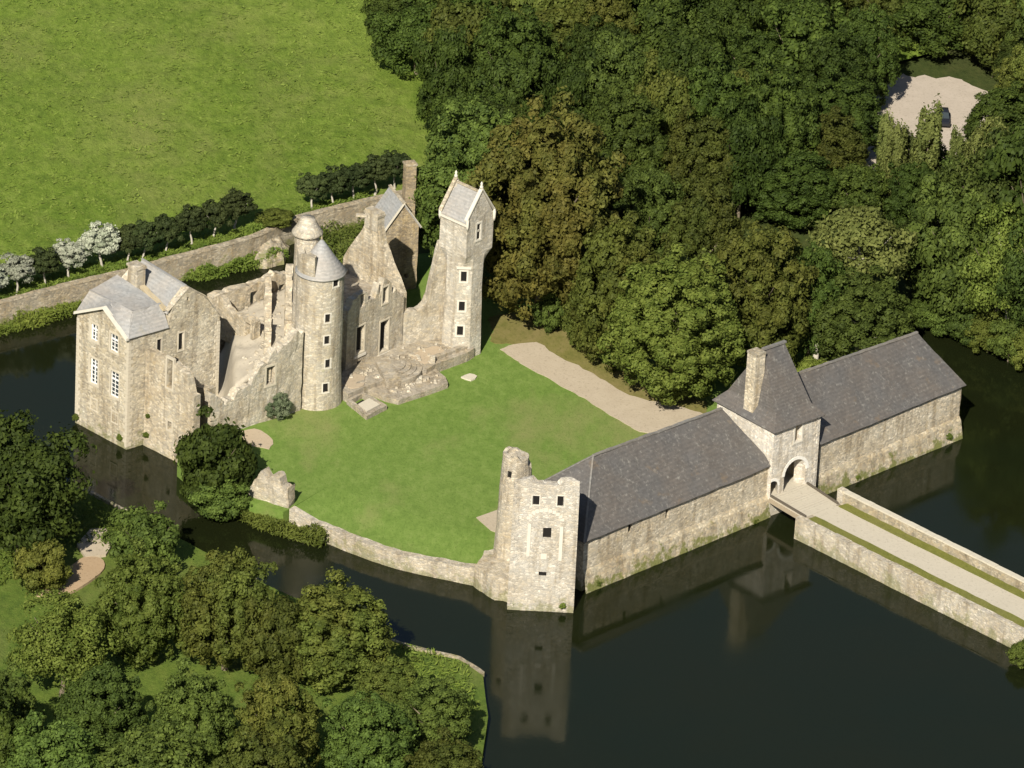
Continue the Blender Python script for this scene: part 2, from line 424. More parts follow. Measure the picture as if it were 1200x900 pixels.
    def dark(s, o, parent, depth=0.3, mat='shade_black'):  # near-black panel set in an opening, painting its interior shade
        V, Fc = [], []; s.block(V, Fc, o[0] - .02, o[1] + .02, o[2] - .02, o[3] + .02, depth, depth + .05)
        return mesh_obj('shutter_or_shade', V, Fc, mat, parent)
    def glazed(s, o, parent, nx=2, nz=5):
        """window in its reveal: frame with bars and panes"""
        u0, u1, z0, z1 = o[:4]
        V, Fc = [], []; s.block(V, Fc, u0, u1, z0, z1, 0.20, 0.24)
        win = mesh_obj('window', V, Fc, 'glass', parent)
        V, Fc = [], []; f = 0.11
        s.block(V, Fc, u0, u0 + f, z0, z1, 0.12, 0.19); s.block(V, Fc, u1 - f, u1, z0, z1, 0.12, 0.19)
        s.block(V, Fc, u0 + f, u1 - f, z0, z0 + f, 0.12, 0.19); s.block(V, Fc, u0 + f, u1 - f, z1 - f, z1, 0.12, 0.19)
        mesh_obj('frame', V, Fc, 'white_paint', win)
        zt = z0 + (z1 - z0) * 0.68
        V, Fc = [], []; s.block(V, Fc, u0 + f, u1 - f, zt - 0.09, zt + 0.09, 0.11, 0.18); mesh_obj('transom', V, Fc, 'white_paint', win)
        V, Fc = [], []; c = (u0 + u1) / 2; s.block(V, Fc, c - 0.06, c + 0.06, z0 + f, zt - 0.09, 0.125, 0.185)
        s.block(V, Fc, c - 0.06, c + 0.06, zt + 0.09, z1 - f, 0.125, 0.185); mesh_obj('mullion', V, Fc, 'white_paint', win)
        for k in range(1, nz):
            zz = z0 + (z1 - z0) * k / nz
            if abs(zz - zt) < 0.25: continue
            for (a, b) in ((u0 + f, c - 0.06), (c + 0.06, u1 - f)):
                V, Fc = [], []; s.block(V, Fc, a, b, zz - 0.03, zz + 0.03, 0.13, 0.18); mesh_obj('glazing_bar', V, Fc, 'white_paint', win)

def circle(c, r, n=28, a0=0.0):
    return [Vector((c[0] + r * math.cos(a0 + 2 * PI * k / n), c[1] + r * math.sin(a0 + 2 * PI * k / n))) for k in range(n)]
def grid_face(V, Fc, a, b, c, d, n=8, m=6, amp=0.05):
    """quad a-b-c-d as an uneven n x m grid (d may equal c)"""
    base = len(V)
    for i in range(n + 1):
        for j in range(m + 1):
            p = a.lerp(b, i / n).lerp(d.lerp(c, i / n), j / m)
            V.append(jitter(p, amp, 0.35))
    for i in range(n):
        for j in range(m):
            q = base + i * (m + 1) + j
            Fc.append([q, q + m + 1, q + m + 2, q + 1])
def roof_obj(name, quads, mat, parent, thick=0.16, amp=0.05, n=8, m=6):
    V, Fc = [], []
    for q in quads:
        if len(q) == 3: q = [q[0], q[1], q[2], q[2]]
        grid_face(V, Fc, *[Vector(x) for x in q], n=n, m=m, amp=amp)
    me = bpy.data.meshes.new(name); me.from_pydata([tuple(v) for v in V], [], Fc)
    bm = bmesh.new(); bm.from_mesh(me)
    bmesh.ops.remove_doubles(bm, verts=bm.verts, dist=0.01)
    bmesh.ops.dissolve_degenerate(bm, edges=bm.edges, dist=0.005)
    bmesh.ops.recalc_face_normals(bm, faces=bm.faces)
    up = sum(f.normal.z * f.calc_area() for f in bm.faces)
    if up < 0: bmesh.ops.reverse_faces(bm, faces=bm.faces)
    bm.to_mesh(me); bm.free()
    o = link(name, me, mat, parent)
    md = o.modifiers.new('thickness', 'SOLIDIFY'); md.thickness = thick; md.offset = -1
    return o
def bar(name, a, b, wd, ht, mat, parent, n=1, amp=0.0):
    """beam / coping / ridge from a to b, width wd, height ht (bottom centred on the line)"""
    a, b = Vector(a), Vector(b); d = (b - a); h = Vector((d.x, d.y, 0))
    sd_ = Vector((-h.y, h.x, 0)).normalized() * wd / 2 if h.length > 1e-5 else Vector((wd / 2, 0, 0))
    up = Vector((0, 0, ht)); V, Fc = [], []
    for i in range(n + 1):
        p = a.lerp(b, i / n)
        for q in (p - sd_, p + sd_, p + sd_ * 0.9 + up, p - sd_ * 0.9 + up): V.append(jitter(q, amp, 1.3))
    for i in range(n):
        k = i * 4
        for j in range(4): Fc.append([k + j, k + (j + 1) % 4, k + 4 + (j + 1) % 4, k + 4 + j])
    Fc += [[3, 2, 1, 0], [n * 4, n * 4 + 1, n * 4 + 2, n * 4 + 3]]
    return mesh_obj(name, V, Fc, mat, parent)
def pole(name, a, b, r0, r1, mat, parent, n=8):
    a, b = Vector(a), Vector(b); d = (b - a).normalized(); x = d.orthogonal().normalized(); y = d.cross(x)
    V = []
    for p, r in ((a, r0), (b, r1)):
        for k in range(n): V.append(p + (x * math.cos(2 * PI * k / n) + y * math.sin(2 * PI * k / n)) * r)
    Fc = [[k, (k + 1) % n, n + (k + 1) % n, n + k] for k in range(n)] + [list(range(n))[::-1], list(range(n, 2 * n))]
    return mesh_obj(name, V, Fc, mat, parent)
def prism(name, pts, z0, z1, mat, parent=None, amp=0.0, inset=0.0):
    c = sum((Vector(p[:2]) for p in pts), Vector((0, 0))) / len(pts); n = len(pts)
    V = [jitter(v3(p, z0), amp, 1.2) for p in pts] + [jitter(v3(Vector(p[:2]).lerp(c, inset), z1), amp, 1.2) for p in pts]
    Fc = [[k, (k + 1) % n, n + (k + 1) % n, n + k] for k in range(n)] + [list(range(n))[::-1], list(range(n, 2 * n))]
    return mesh_obj(name, V, Fc, mat, parent)
def lathe(name, c, prof, mat, parent, n=32, amp=0.03, smooth=True):
    V, Fc = [], []
    for (r, z) in prof:
        for k in range(n): V.append(jitter(Vector((c[0] + r * math.cos(2 * PI * k / n), c[1] + r * math.sin(2 * PI * k / n), z)), amp))
    for i in range(len(prof) - 1):
        for k in range(n): Fc.append([i * n + k, i * n + (k + 1) % n, (i + 1) * n + (k + 1) % n, (i + 1) * n + k])
    Fc.append(list(range(n))[::-1]); Fc.append([(len(prof) - 1) * n + k for k in range(n)])
    return mesh_obj(name, V, Fc, mat, parent, smooth=smooth)
def sheet(name, pts, zf, mat, skirt=None, parent=None, cuts=0, amp=0.0, f=0.3):
    """ground polygon, triangulated and subdivided, optional skirt down to z"""
    bm = bmesh.new(); vs = [bm.verts.new((p[0], p[1], zf)) for p in pts]
    for tri in geometry.tessellate_polygon([[Vector((p[0], p[1], 0)) for p in pts]]):
        try: bm.faces.new([vs[i] for i in tri])
        except ValueError: pass
    if cuts: bmesh.ops.subdivide_edges(bm, edges=bm.edges[:], cuts=cuts, use_grid_fill=True)
    if amp:
        for v in bm.verts: v.co.z += amp * noise.noise(Vector((v.co.x * f, v.co.y * f, 3)))
    if skirt is not None:
        be = [e for e in bm.edges if e.is_boundary]
        r = bmesh.ops.extrude_edge_only(bm, edges=be)
        for v in r['geom']:
            if isinstance(v, bmesh.types.BMVert): v.co.z = skirt
    bmesh.ops.recalc_face_normals(bm, faces=bm.faces)
    me = bpy.data.meshes.new(name); bm.to_mesh(me); bm.free()
    if sum(p.normal.z * p.area for p in me.polygons) < 0: me.flip_normals()
    return link(name, me, mat, parent)
def pxs(lst, z): return [G2(x, y, z) for x, y in lst]
def smooth_line(pts, k=3):
    """Catmull-Rom through 2D points"""
    out = []
    P = [pts[0]] + list(pts) + [pts[-1]]
    for i in range(1, len(P) - 2):
        for j in range(k):
            t = j / k; a, b, c, d = P[i - 1], P[i], P[i + 1], P[i + 2]
            out.append(0.5 * ((2 * b) + (c - a) * t + (2 * a - 5 * b + 4 * c - d) * t * t + (3 * b - a - 3 * c + d) * t ** 3))
    out.append(pts[-1]); return out

# ================================================================== THE GROUND
ZL = 2.2                                   # courtyard level above the water
WATER = sheet('moat_water', [(-600, -500), (700, -500), (700, 500), (-600, 500)], 0.0, 'water', cuts=2)
struct(WATER)
moat_bed = sheet('moat_bed', [(-620, -520), (720, -520), (720, 520), (-620, 520)], -2.5, 'wood_floor'); struct(moat_bed)

# line of the outer moat wall, seen along its top
ZW = 2.7
WL = smooth_line(pxs([(-40, 367), (0, 358), (93, 334), (154, 320), (192, 309), (297, 281), (345, 260), (432, 238), (480, 227)], ZW), 4)
dirL = (WL[0] - WL[-1]).normalized(); outN = Vector((dirL.y, -dirL.x))
if outN.y < 0: outN = -outN
line = [WL[0] + dirL * 400, WL[0] + dirL * 80, WL[0] + dirL * 30] + WL + [WL[-1] - dirL * 60, WL[-1] - dirL * 400]
# meadow: rows of points leaving that line outward
samples = []
for a, b in zip(line, line[1:]):
    n = max(1, min(90, int((b - a).length / 1.1)))
    for k in range(n): samples.append(a.lerp(b, k / n))
samples.append(line[-1])
dist = [0.3]
while dist[-1] < 1500: dist.append(dist[-1] + max(1.1, (dist[-1] - 130) * 0.3))
def meadow_z(q):
    return ZW - 0.12 + 0.22 * noise.noise(Vector((q[0] * 0.55, q[1] * 0.4, 0))) + 0.18 * noise.noise(Vector((q[0] * 1.3, q[1] * 0.9, 7))) + 0.4 * noise.noise(Vector((q[0] * 0.06, q[1] * 0.06, 2)))
V, Fc = [], []
for pnt in samples:
    for d in dist:
        q = pnt + outN * d
        z = ZW - 0.12 + 0.22 * noise.noise(Vector((q.x * 0.55, q.y * 0.4, 0))) + 0.18 * noise.noise(Vector((q.x * 1.3, q.y * 0.9, 7))) + 0.4 * noise.noise(Vector((q.x * 0.06, q.y * 0.06, 2)))
        V.append((q.x, q.y, z if d > 0.5 else ZW - 0.1))
nd_ = len(dist)
for i in range(len(samples) - 1):
    for j in range(nd_ - 1):
        Fc.append([i * nd_ + j, (i + 1) * nd_ + j, (i + 1) * nd_ + j + 1, i * nd_ + j + 1])
struct(mesh_obj('meadow', V, Fc, 'meadow_grass', smooth=True))

# retaining wall of the moat round the meadow
mw = thing('moat_wall', 'long rubble moat wall holding up the meadow below the row of small trees', 'wall')
main = [WL[0] + dirL * 60] + WL
sh = Shell(main[::1], closed=False, thick=0.75)
sh.build('wall', 'stone_grey', mw, -1.0, ZW + 0.12, step=1.2, rag=0.12, jit=0.08)
L = sh.L; u = 0.0; k = 0
rnd = random.Random(5)
cop = []
while u < L - 0.5:                          # flat coping stones along the top
    ln = rnd.uniform(0.9, 1.7); e = min(L, u + ln)
    a, b = sh.pos(u + 0.03, 0.37, ZW + 0.16), sh.pos(e - 0.03, 0.37, ZW + 0.16)
    bar('coping_stone', a, b, 0.82, 0.12 + rnd.uniform(0, 0.08), 'stone_grey', mw, amp=0.05)
    u = e
# ruined rubble heap where the wall turns
t = thing('rubble_bastion', 'low collapsed heap of masonry at the bend of the moat wall', 'ruin')
hb_ = pxs([(295, 306), (312, 307), (334, 302), (343, 286), (330, 270), (303, 272)], 1.0)
hcn = sum(hb_, Vector((0, 0))) / len(hb_); V, Fc = [], []
NR, NA = 7, 36
for r_ in range(NR + 1):
    for k in range(NA):
        f_ = k / NA * len(hb_); e_ = hb_[int(f_) % len(hb_)].lerp(hb_[(int(f_) + 1) % len(hb_)], f_ % 1)
        q = e_.lerp(hcn + Vector((-.5, 1.2)), r_ / NR); V.append(jitter(v3(q, -0.8 + 4.1 * min(1, (r_ / NR) ** 0.4 * 1.03) * 0.72), 0.28, 0.8))
for r_ in range(NR):
    for k in range(NA): Fc.append([r_ * NA + k, r_ * NA + (k + 1) % NA, (r_ + 1) * NA + (k + 1) % NA, (r_ + 1) * NA + k])
mesh_obj('rubble', V, Fc, 'stone_grey', t)

# courtyard island
cw = smooth_line(pxs([(338, 620), (360, 628), (383, 637), (423, 653), (465, 667), (509, 677), (552, 686), (598, 695)], 0), 3)   # foot of the low curtain wall
def off_line(l, d):
    out = []
    for i in range(len(l)):
        e = (l[min(i + 1, len(l) - 1)] - l[max(i - 1, 0)]).normalized(); out.append(l[i] + Vector((-e.y, e.x)) * d)
    return out
ZC = 1.5
ring = off_line(cw, 7.5)
isl = pxs([(208, 536), (262, 582), (300, 590)], ZL) + [G2(332, 600, ZL), off_line(cw, 0.3)[0] - (cw[1] - cw[0]).normalized() * 0.1] + ring
isl += pxs([(640, 664), (690, 655), (800, 608), (897, 567), (960, 540), (1100, 485), (1040, 455), (1010, 400), (900, 330), (700, 300), (560, 290), (470, 300), (400, 345), (344, 404), (252, 430), (225, 470)], ZL)
lawn = sheet('courtyard_lawn', isl, ZL, 'lawn_grass', skirt=-2.0, cuts=0); struct(lawn)
V, Fc = [], []
for i in range(len(cw)):
    for j in range(9):
        d = 0.4 + 8.6 * j / 8; q = off_line(cw, d)[i]; t_ = min(1, j / 7)
        zc_ = ZL + .004 - (ZL + .004 - ZC) * min(1, i / 4)
        V.append((q.x, q.y, zc_ + (ZL + 0.004 - zc_) * (t_ * t_ * (3 - 2 * t_)) + 0.05 * noise.noise(Vector((q.x * .4, q.y * .4, 0))) * (1 < j < 6 and i > 4)))
for i in range(len(cw) - 1):
    for j in range(8): Fc.append([i * 9 + j, i * 9 + 9 + j, i * 9 + 10 + j, i * 9 + j + 1])
struct(mesh_obj('lawn_slope', V, Fc, 'lawn_grass', smooth=True))
def rough(pts, amp=0.2):
    out = []
    for i in range(len(pts)):
        a, b = pts[i], pts[(i + 1) % len(pts)]; n = max(1, int((b - a).length / 0.6))
        for k in range(n):
            q = a.lerp(b, k / n); v = noise.noise_vector(Vector((q.x * .9, q.y * .9, 2))) + 0.6 * noise.noise_vector(Vector((q.x * 2.3, q.y * 2.3, 5))); out.append(q + Vector((v.x, v.y)) * amp)
    return out
wood = pxs([(468, 300), (560, 290), (700, 305), (900, 335), (1010, 405), (1046, 392), (1076, 362), (1100, 366), (1130, 377), (1200, 404), (1320, 454)], 1.9)
wood += [Vector((700, 20)), Vector((900, 900)), Vector((-20, 900))] + pxs([(468, 222)], 1.9)
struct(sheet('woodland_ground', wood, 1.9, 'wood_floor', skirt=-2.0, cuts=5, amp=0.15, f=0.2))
yard = sheet('car_yard', rough(pxs([(1005, 112), (1060, 88), (1120, 92), (1165, 110), (1170, 160), (1150, 212), (1080, 220), (1012, 208)], 2.3), .8), 2.3, 'yard', skirt=1.0); struct(yard)
path = smooth_line(pxs([(588, 410), (602, 404), (630, 402), (653, 417), (691, 436), (728, 459), (754, 468), (800, 478), (835, 490)], ZL), 3) + smooth_line(pxs([(850, 530), (754, 507), (700, 476), (653, 450), (618, 431), (588, 410)], ZL), 3)[:-1]
pv = sheet('gravel_path', rough(path, .3), ZL + 0.07, 'gravel', skirt=ZL - 0.3, cuts=0); struct(pv)
dg = sheet('dry_grass', rough(pxs([(572, 372), (600, 366), (648, 374), (672, 400), (720, 432), (770, 452), (830, 472), (826, 486), (754, 472), (728, 462), (691, 440), (653, 421), (630, 405), (602, 404), (578, 402)], ZL), .5), ZL + 0.03, 'dry_lawn', skirt=ZL - .3); struct(dg)
b2 = sheet('worn_earth', rough(pxs([(286, 503), (300, 502), (322, 517), (315, 527), (292, 524), (280, 512)], ZL), .5), ZL + 0.06, 'stained', skirt=ZL - 0.3); struct(b2)

# near bank at lower left
ZB = 0.9
bank = pxs([(-60, 496), (0, 526), (60, 556), (112, 582), (152, 604), (230, 642), (320, 688), (400, 726), (457, 753), (537, 773), (566, 792), (572, 840), (560, 920), (560, 960)], ZB) + pxs([(700, 1100), (-400, 1100), (-400, 420)], ZB)
struct(sheet('river_bank', bank, ZB, 'bank_grass', skirt=-2.0, cuts=6, amp=0.25, f=0.25))
struct(sheet('dirt_track', smooth_line(pxs([(42, 700), (60, 680), (85, 664), (98, 655), (118, 656), (122, 668), (104, 684), (80, 697), (55, 703)], ZB), 3)[:-1], ZB + 0.22, 'dirt', skirt=0.3, cuts=3, amp=0.06))
struct(sheet('landing_slab', pxs([(90, 640), (106, 622), (124, 622), (134, 636), (124, 652), (100, 655)], ZB), ZB + 0.26, 'gravel', skirt=0.3, cuts=2, amp=0.04))
qw = tag(Shell(pxs([(96, 574), (112, 582), (152, 604), (175, 615)], ZB), closed=False, thick=0.35).build('quay_edge', 'stone_grey', None, -0.6, ZB + 0.22, rag=0.1, jit=0.05), 'short stone edging of the grassy bank beside the rounded green bush', 'kerb')
qw = tag(Shell(pxs([(452, 751), (490, 762), (537, 773), (564, 790)], ZB), closed=False, thick=0.4).build('quay_edge', 'stone_grey', None, -0.6, ZB + 0.2, rag=0.1, jit=0.05), 'stone edging of the grassy bank below the corner tower', 'kerb')

# ================================================================== PAVILION (left)
pav = thing('pavilion_house', 'tall stone house rising from the moat with pedimented facade and pale slate roof', 'house')
F0, F1 = G2(88, 495), G2(148, 527)
ze = Zat(F1, 397)
R1 = G2(258, 366, ze); RC = G2(196, 384, ze)
rd = (R1 - F1).normalized(); fd = (F1 - F0).normalized(); fl = (F1 - F0).length
RC = F1 + rd * (RC - F1).length
B1 = R1 - fd * fl * 1.05; F0 = F1 - fd * fl
sh = Shell([F1, R1, B1, F0], thick=0.8)
gp = sorted([(h[0], h[1]) for h in (hit_line(F1, R1, *q) for q in ((197, 366), (221, 338), (241, 348)))])
uc = (RC - F1).length; Lr = (R1 - F1).length
zr = Zat(R1, 370)
a1, a2, a3 = sh.acc[1], sh.acc[2], sh.acc[3]
bl_ = (F0 - B1).length
topp = [(0, ze), (uc - 0.02, ze), (uc, gp[0][1])] + gp[1:] + [(Lr, zr), (a2, zr), (a2 + Lr - gp[2][0], gp[2][1]), (a2 + Lr - gp[1][0], gp[1][1]), (a2 + (Lr - uc), gp[0][1]), (a2 + (Lr - uc) + .05, ze), (a3, ze), (a3 + fl * 0.56, ze + 2.2), (sh.L, ze)]
ops, wins = [], []
for q in ((110.5, 389.5, 1.15, 1.9), (134, 402, 1.15, 2.0), (110, 435, 1.25, 2.9), (134.5, 450.5, 1.25, 2.9)):
    o = sh.op(*q); ops.append(o); wins.append(o)
slits = [sh.op(*q) for q in ((186.5, 405, 0.55, 1.5), (212, 400, 0.65, 2.0), (221, 350, 0.3, 0.5))]
sh.build('wall', 'stone_tan', pav, -1.0, topp, ops + slits, rag=0.0, jit=0.05, zstep=1.3)
for k_, zq_ in ((0, ze), (1, zr), (3, ze)): sh.quoins(k_, pav, 0.3, zq_ - .2, 'tan_dressing')
for o in wins:
    sh.glazed(o, pav, nz=6 if o[3] - o[2] > 2.4 else 4); sh.surround(o, pav, 0.22, mat='tan_dressing')
for o in slits: sh.dark(o, pav, 0.18)
for o in slits[:2]: sh.surround(o, pav, 0.14, mat='tan_dressing')
for (x, y) in ((110, 474), (134.5, 489)):      # blocked loops under the windows
    o = sh.op(x, y, 0.9, 1.2); sh.surround(o, pav, 0.14, 0.04, mat='tan_dressing', name='blocked_window')
# roofs
inn = Vector((-rd.y, rd.x))
if inn.dot(F0 - F1) < 0: inn = -inn
E0, E1_ = v3(F0, ze), v3(F1, ze)
ov = 0.18
e0 = v3(F0 - rd * ov, ze + .02); e1 = v3(F1 - rd * ov - inn * ov, ze + .02)
apx = v3(F0.lerp(F1, 0.56) - rd * ov, ze + 2.3)
ins, hb = 1.5, 2.15
L1a = v3(F0 + rd * ins, ze + hb); L1b = v3(F1 + rd * ins + inn * ins, ze + hb)
Mx = L1a.lerp(L1b, 0.56)
c_ = v3(RC - inn * ov, ze + .02); L2 = v3(RC + inn * ins + rd * 0.15, ze + hb); L3 = v3(F0 + rd * (uc + 0.15), ze + hb + 0.9)
bk0 = v3(F0 - rd * ov + inn * ov, ze - .1); bk1 = v3(F0 + rd * uc + inn * ov, ze - .1)
rf = roof_obj('roof', [(e0, apx, Mx, L1a), (e1, L1b, Mx, apx), (e1, c_, L2, L1b), (L1a, L1b, L2, L3), (bk0, L1a, L3, bk1)], 'slate_light', pav, amp=0.03)
for a, b in ((e0, apx), (apx, e1)): bar('cornice', a + Vector((0, 0, -.12)) - v3(rd * .1, 0), b + Vector((0, 0, -.12)) - v3(rd * .1, 0), 0.5, 0.3, 'dressed_stone', pav)
for a, b in ((L1a, L1b), (L1b, L2), (e1, L1b)): bar('ridge', a, b, 0.2, 0.08, 'slate_light', rf)
dep = (B1 - R1).length
def gpt(k, d, dz=0.08): return v3(F1 + rd * (gp[k][0] if k < 3 else Lr) + inn * d, (gp[k][1] if k < 3 else zr) + dz)
rf2 = roof_obj('roof', [(gpt(0, .3, -.3), gpt(1, .3), gpt(1, dep - .3), gpt(0, dep - .3, -.3)), (gpt(1, .3), gpt(2, .3), gpt(2, dep - .3), gpt(1, dep - .3)), (gpt(2, .3), gpt(3, .3), gpt(3, dep - .3), gpt(2, dep - .3))], 'slate_light', pav, amp=0.05)
for a, b in ((0, 1), (1, 2), (2, 3)): bar('gable_coping', gpt(a, .25, .05), gpt(b, .25, .05), 0.6, 0.14, 'stone_pale', pav, n=4, amp=0.03)
bar('ridge', gpt(1, .5, .1), gpt(1, dep - .3, .1), 0.24, 0.1, 'slate_light', rf2)
cb = F1 + rd * (uc + 0.2) + inn * (fl * 0.72)
zt = Zat(cb, 309)
def boxp(c, ex, ey, sx, sy): return [c - ex * sx / 2 - ey * sy / 2, c + ex * sx / 2 - ey * sy / 2, c + ex * sx / 2 + ey * sy / 2, c - ex * sx / 2 + ey * sy / 2]
ch = prism('chimney', boxp(cb, rd, inn, 1.1, 1.6), ze - 0.5, zt, 'stone_pale', pav, amp=0.03)
prism('chimney_cap', boxp(cb, rd, inn, 1.35, 1.85), zt - 0.35, zt - 0.1, 'stone_pale', ch, amp=0.02)
bar('valley_gutter', v3(F1 + rd * (uc + .1) + inn * 0.5, ze + hb - .45), v3(F1 + rd * (uc + .25) + inn * fl * .6, ze + hb + .5), 0.6, 0.25, 'lichen_stone', pav, n=6, amp=0.06)
# plants rooted in the wall foot added with the vegetation

# ================================================================== RUINED LODGING between the pavilion and the round tower
lod = thing('ruined_lodging', 'roofless ruined lodging walls between the moat house and the round tower', 'ruin')
P_, Q_ = G2(171, 523), G2(225, 551)
sh = Shell([P_ + (P_ - Q_).normalized() * 0.4, Q_], closed=False, thick=0.9)
o1, o2 = sh.op(199, 438, 0.85, 3.3), sh.op(199, 499, 0.65, 1.0, 0.3)
sh.build('wall', 'stone_warm', lod, -1.0, sh.prof_px([(173, 412), (185, 416), (200, 424), (212, 433), (219, 440), (223.5, 462)]), [o1, o2], rag=0.25, step=0.5, jit=0.06)
sh.surround(o1, lod, 0.22, mat='tan_dressing'); sh.surround(o2, lod, 0.18, mat='tan_dressing'); sh.dark((o1[0] + .4, *o1[1:]), lod, 0.7); sh.dark(o2, lod, 0.7)
Wa, Wb = G2(246, 514, ZL), G2(352, 481, ZL)
sh = Shell([Wa, Wb], closed=False, thick=1.1)
o1 = sh.op(317, 440, 1.1, 2.1); 
sh.build('wall', 'stone_pale', lod, -1.0, sh.prof_px([(246.5, 462), (256, 468), (270, 470), (285, 458), (298, 443), (310, 426), (325, 412), (338, 402), (350, 388)]), [o1], rag=0.8, step=0.4, jit=0.10)
sh.surround(o1, lod, 0.22, mat='tan_dressing'); sh.dark(o1, lod, 0.9)
sh = Shell([v3(Wa, 0).to_2d() + inn * 5.0, Wa + rd * 0.4 + inn * 1.0], closed=False, thick=1.0)   # left return of the front wall
sh.build('wall', 'stone_warm', lod, -1.0, [(0, 5.6), (sh.L * .5, 7.0), (sh.L, 7.4)], rag=0.5, step=0.5, jit=0.1)
Ba, Bb = G2(343, 420), G2(246, 449)
sh = Shell([Bb, Bb.lerp(Ba, 0.5), Ba], closed=False, thick=1.0)
zb = Zat(Bb, 349)
opsb = [(sh.L * .46, sh.L * .46 + .9, zb - 2.4, zb - 0.7, 0), (sh.L * .80, sh.L * .80 + .8, zb - 1.7, zb - 0.8, 0), (sh.L * .68, sh.L * .68 + .5, zb - 1.9, zb - 1.4, 0), (sh.L * .12, sh.L * .12 + .6, zb - 2.0, zb - .8, 0)]
sh.build('wall', 'stone_warm', lod, -1.0, [(0, zb), (sh.L * .2, zb + .2), (sh.L * .55, zb + .1), (sh.L * .75, zb + .6), (sh.L, Zat(Ba, 322))], opsb, rag=0.3, step=0.5, jit=0.10)
# upper floor over the vaults: rises toward the tower
fa, fb_, fc_, fd_ = Wa + rd * 1.3 + inn * 0.8, Wb + inn * 0.8, Ba - rd * 0.0 - inn * 0.6, Bb - inn * 0.6
fa2 = R1 + rd * 0.1 + inn * 0.2
V, Fc = [], []
nn = 26
for i in range(nn + 1):
    for j in range(nn + 1):
        s_, t_ = i / nn, j / nn
        q = fa.lerp(fb_, s_).lerp(fd_.lerp(fc_, s_), t_)
        z = 6.4 - 3.6 * (1 - min(1, max(0, (s_ - .10) / .12))) + 2.6 * s_ ** 0.8 + 0.6 * t_ + 0.35 * noise.noise(Vector((q.x * .6, q.y * .6, 1))) + 0.12 * noise.noise(Vector((q.x * 2, q.y * 2, 1)))
        V.append((q.x, q.y, z))
for i in range(nn):
    for j in range(nn): Fc.append([i * (nn + 1) + j, (i + 1) * (nn + 1) + j, (i + 1) * (nn + 1) + j + 1, i * (nn + 1) + j + 1])
fo = mesh_obj('vault_floor', V, Fc, 'rubble_floor', lod, smooth=True)
md = fo.modifiers.new('thickness', 'SOLIDIFY'); md.thickness = 0.6; md.offset = -1
_fz = [Vector(v) for v in V]
def lod_z(q): return min(_fz, key=lambda v: (v.x - q.x) ** 2 + (v.y - q.y) ** 2).z
# broken cross wall with a doorway on that floor
X0 = G2(297, 404, 7.6); X1 = X0 + inn * 6.6
sh = Shell([X1, X0], closed=False, thick=0.8)
sh.build('wall', 'stone_warm', lod, 6.0, [(0, 10.6), (1.6, 10.3), (2.6, 9.6), (sh.L - 1.6, 10.2), (sh.L, 10.4)], [(sh.L - 1.5, sh.L - 0.6, 7.4, 9.7, 0.2)], rag=0.5, step=0.45, jit=0.12)

for f_, z1_, z2_ in ((.58, 9.6, 11.2), (.83, 10.2, 12.0)):
    a_, b_ = fa.lerp(fb_, f_), fd_.lerp(fc_, f_)
    sh = Shell([b_, b_.lerp(a_, .45), a_], closed=False, thick=0.75); L_ = sh.L
    sh.build('wall', 'stone_warm', lod, 6.5, [(0, z2_), (L_ * .22, z2_ - .4), (L_ * .30, z1_ - .2), (L_ * .5, z1_ - .6), (L_ * .55, z1_ + .7), (L_ * .72, z1_ + .2), (L_ * .78, z1_ - .9), (L_, z1_ - .6)], [(L_ * .60, L_ * .60 + .8, 7.6, z1_ - .1, 0)], rag=0.6, step=0.4, jit=0.12)
# ================================================================== ROUND TOWER
rt = thing('round_tower', 'tall round stone tower with pale slate cone and capped stair turret', 'tower')
TC = G2(370, 468, ZL)
Rr = 2.5
sh = Shell(circle(TC, Rr, 30), thick=0.7, taper=lambda z: 1.12 - 0.10 * min(1, max(0, (z - 1.5) / 5)) - 0.02 * min(1, max(0, (z - 6) / 12)))
zeav = Zat(TC, 317)
ops = [sh.op(*q) for q in ((384, 373, 0.58, 0.95), (383, 398.5, 0.58, 0.95), (384, 426, 0.58, 0.95), (381, 454, 0.58, 1.0), (394, 331, 0.75, 1.0))]
sh.build('wall', 'stone_pale', rt, -0.5, [(0, zeav), (sh.L * .46, zeav), (sh.L * .48, zeav + 2.6), (sh.L * .56, zeav + 2.2), (sh.L * .64, zeav + 2.7), (sh.L * .715, zeav + 2.5), (sh.L * .72, zeav), (sh.L, zeav)], ops, step=0.5, jit=0.035)
for o in ops: sh.surround(o, rt, 0.13, 0.03); sh.dark(o, rt, 0.12)
cz = Zat(TC, 280)
rc = lathe('roof', TC, [(Rr + 0.22, zeav - .05), (Rr + 0.2, zeav + .08), (Rr * .62, zeav + (cz - zeav) * .42), (Rr * .3, zeav + (cz - zeav) * .75), (0.06, cz)], 'slate_light', rt, n=36, amp=0.02)
lathe('finial', TC, [(0.12, cz - .2), (0.10, cz + .1), (0.03, cz + .45)], 'stone_grey', rc, n=8)
TT = G2(352, 470, ZL) + Vector((0.0, 2.0))
ztt = Zat(TT, 273)
st = Shell(circle(TT, 1.3, 18), thick=0.4)
st.build('stair_turret', 'stone_pale', rt, 1.0, ztt, [], step=0.6, jit=0.05)
cp = lathe('turret_cap', TT, [(1.2, ztt - .1), (1.66, ztt), (1.64, ztt + .2), (1.25, ztt + .75), (0.85, ztt + 1.5), (0.8, ztt + 1.75), (0.05, ztt + 1.8)], 'stone_pale', rt, n=20, amp=0.04)

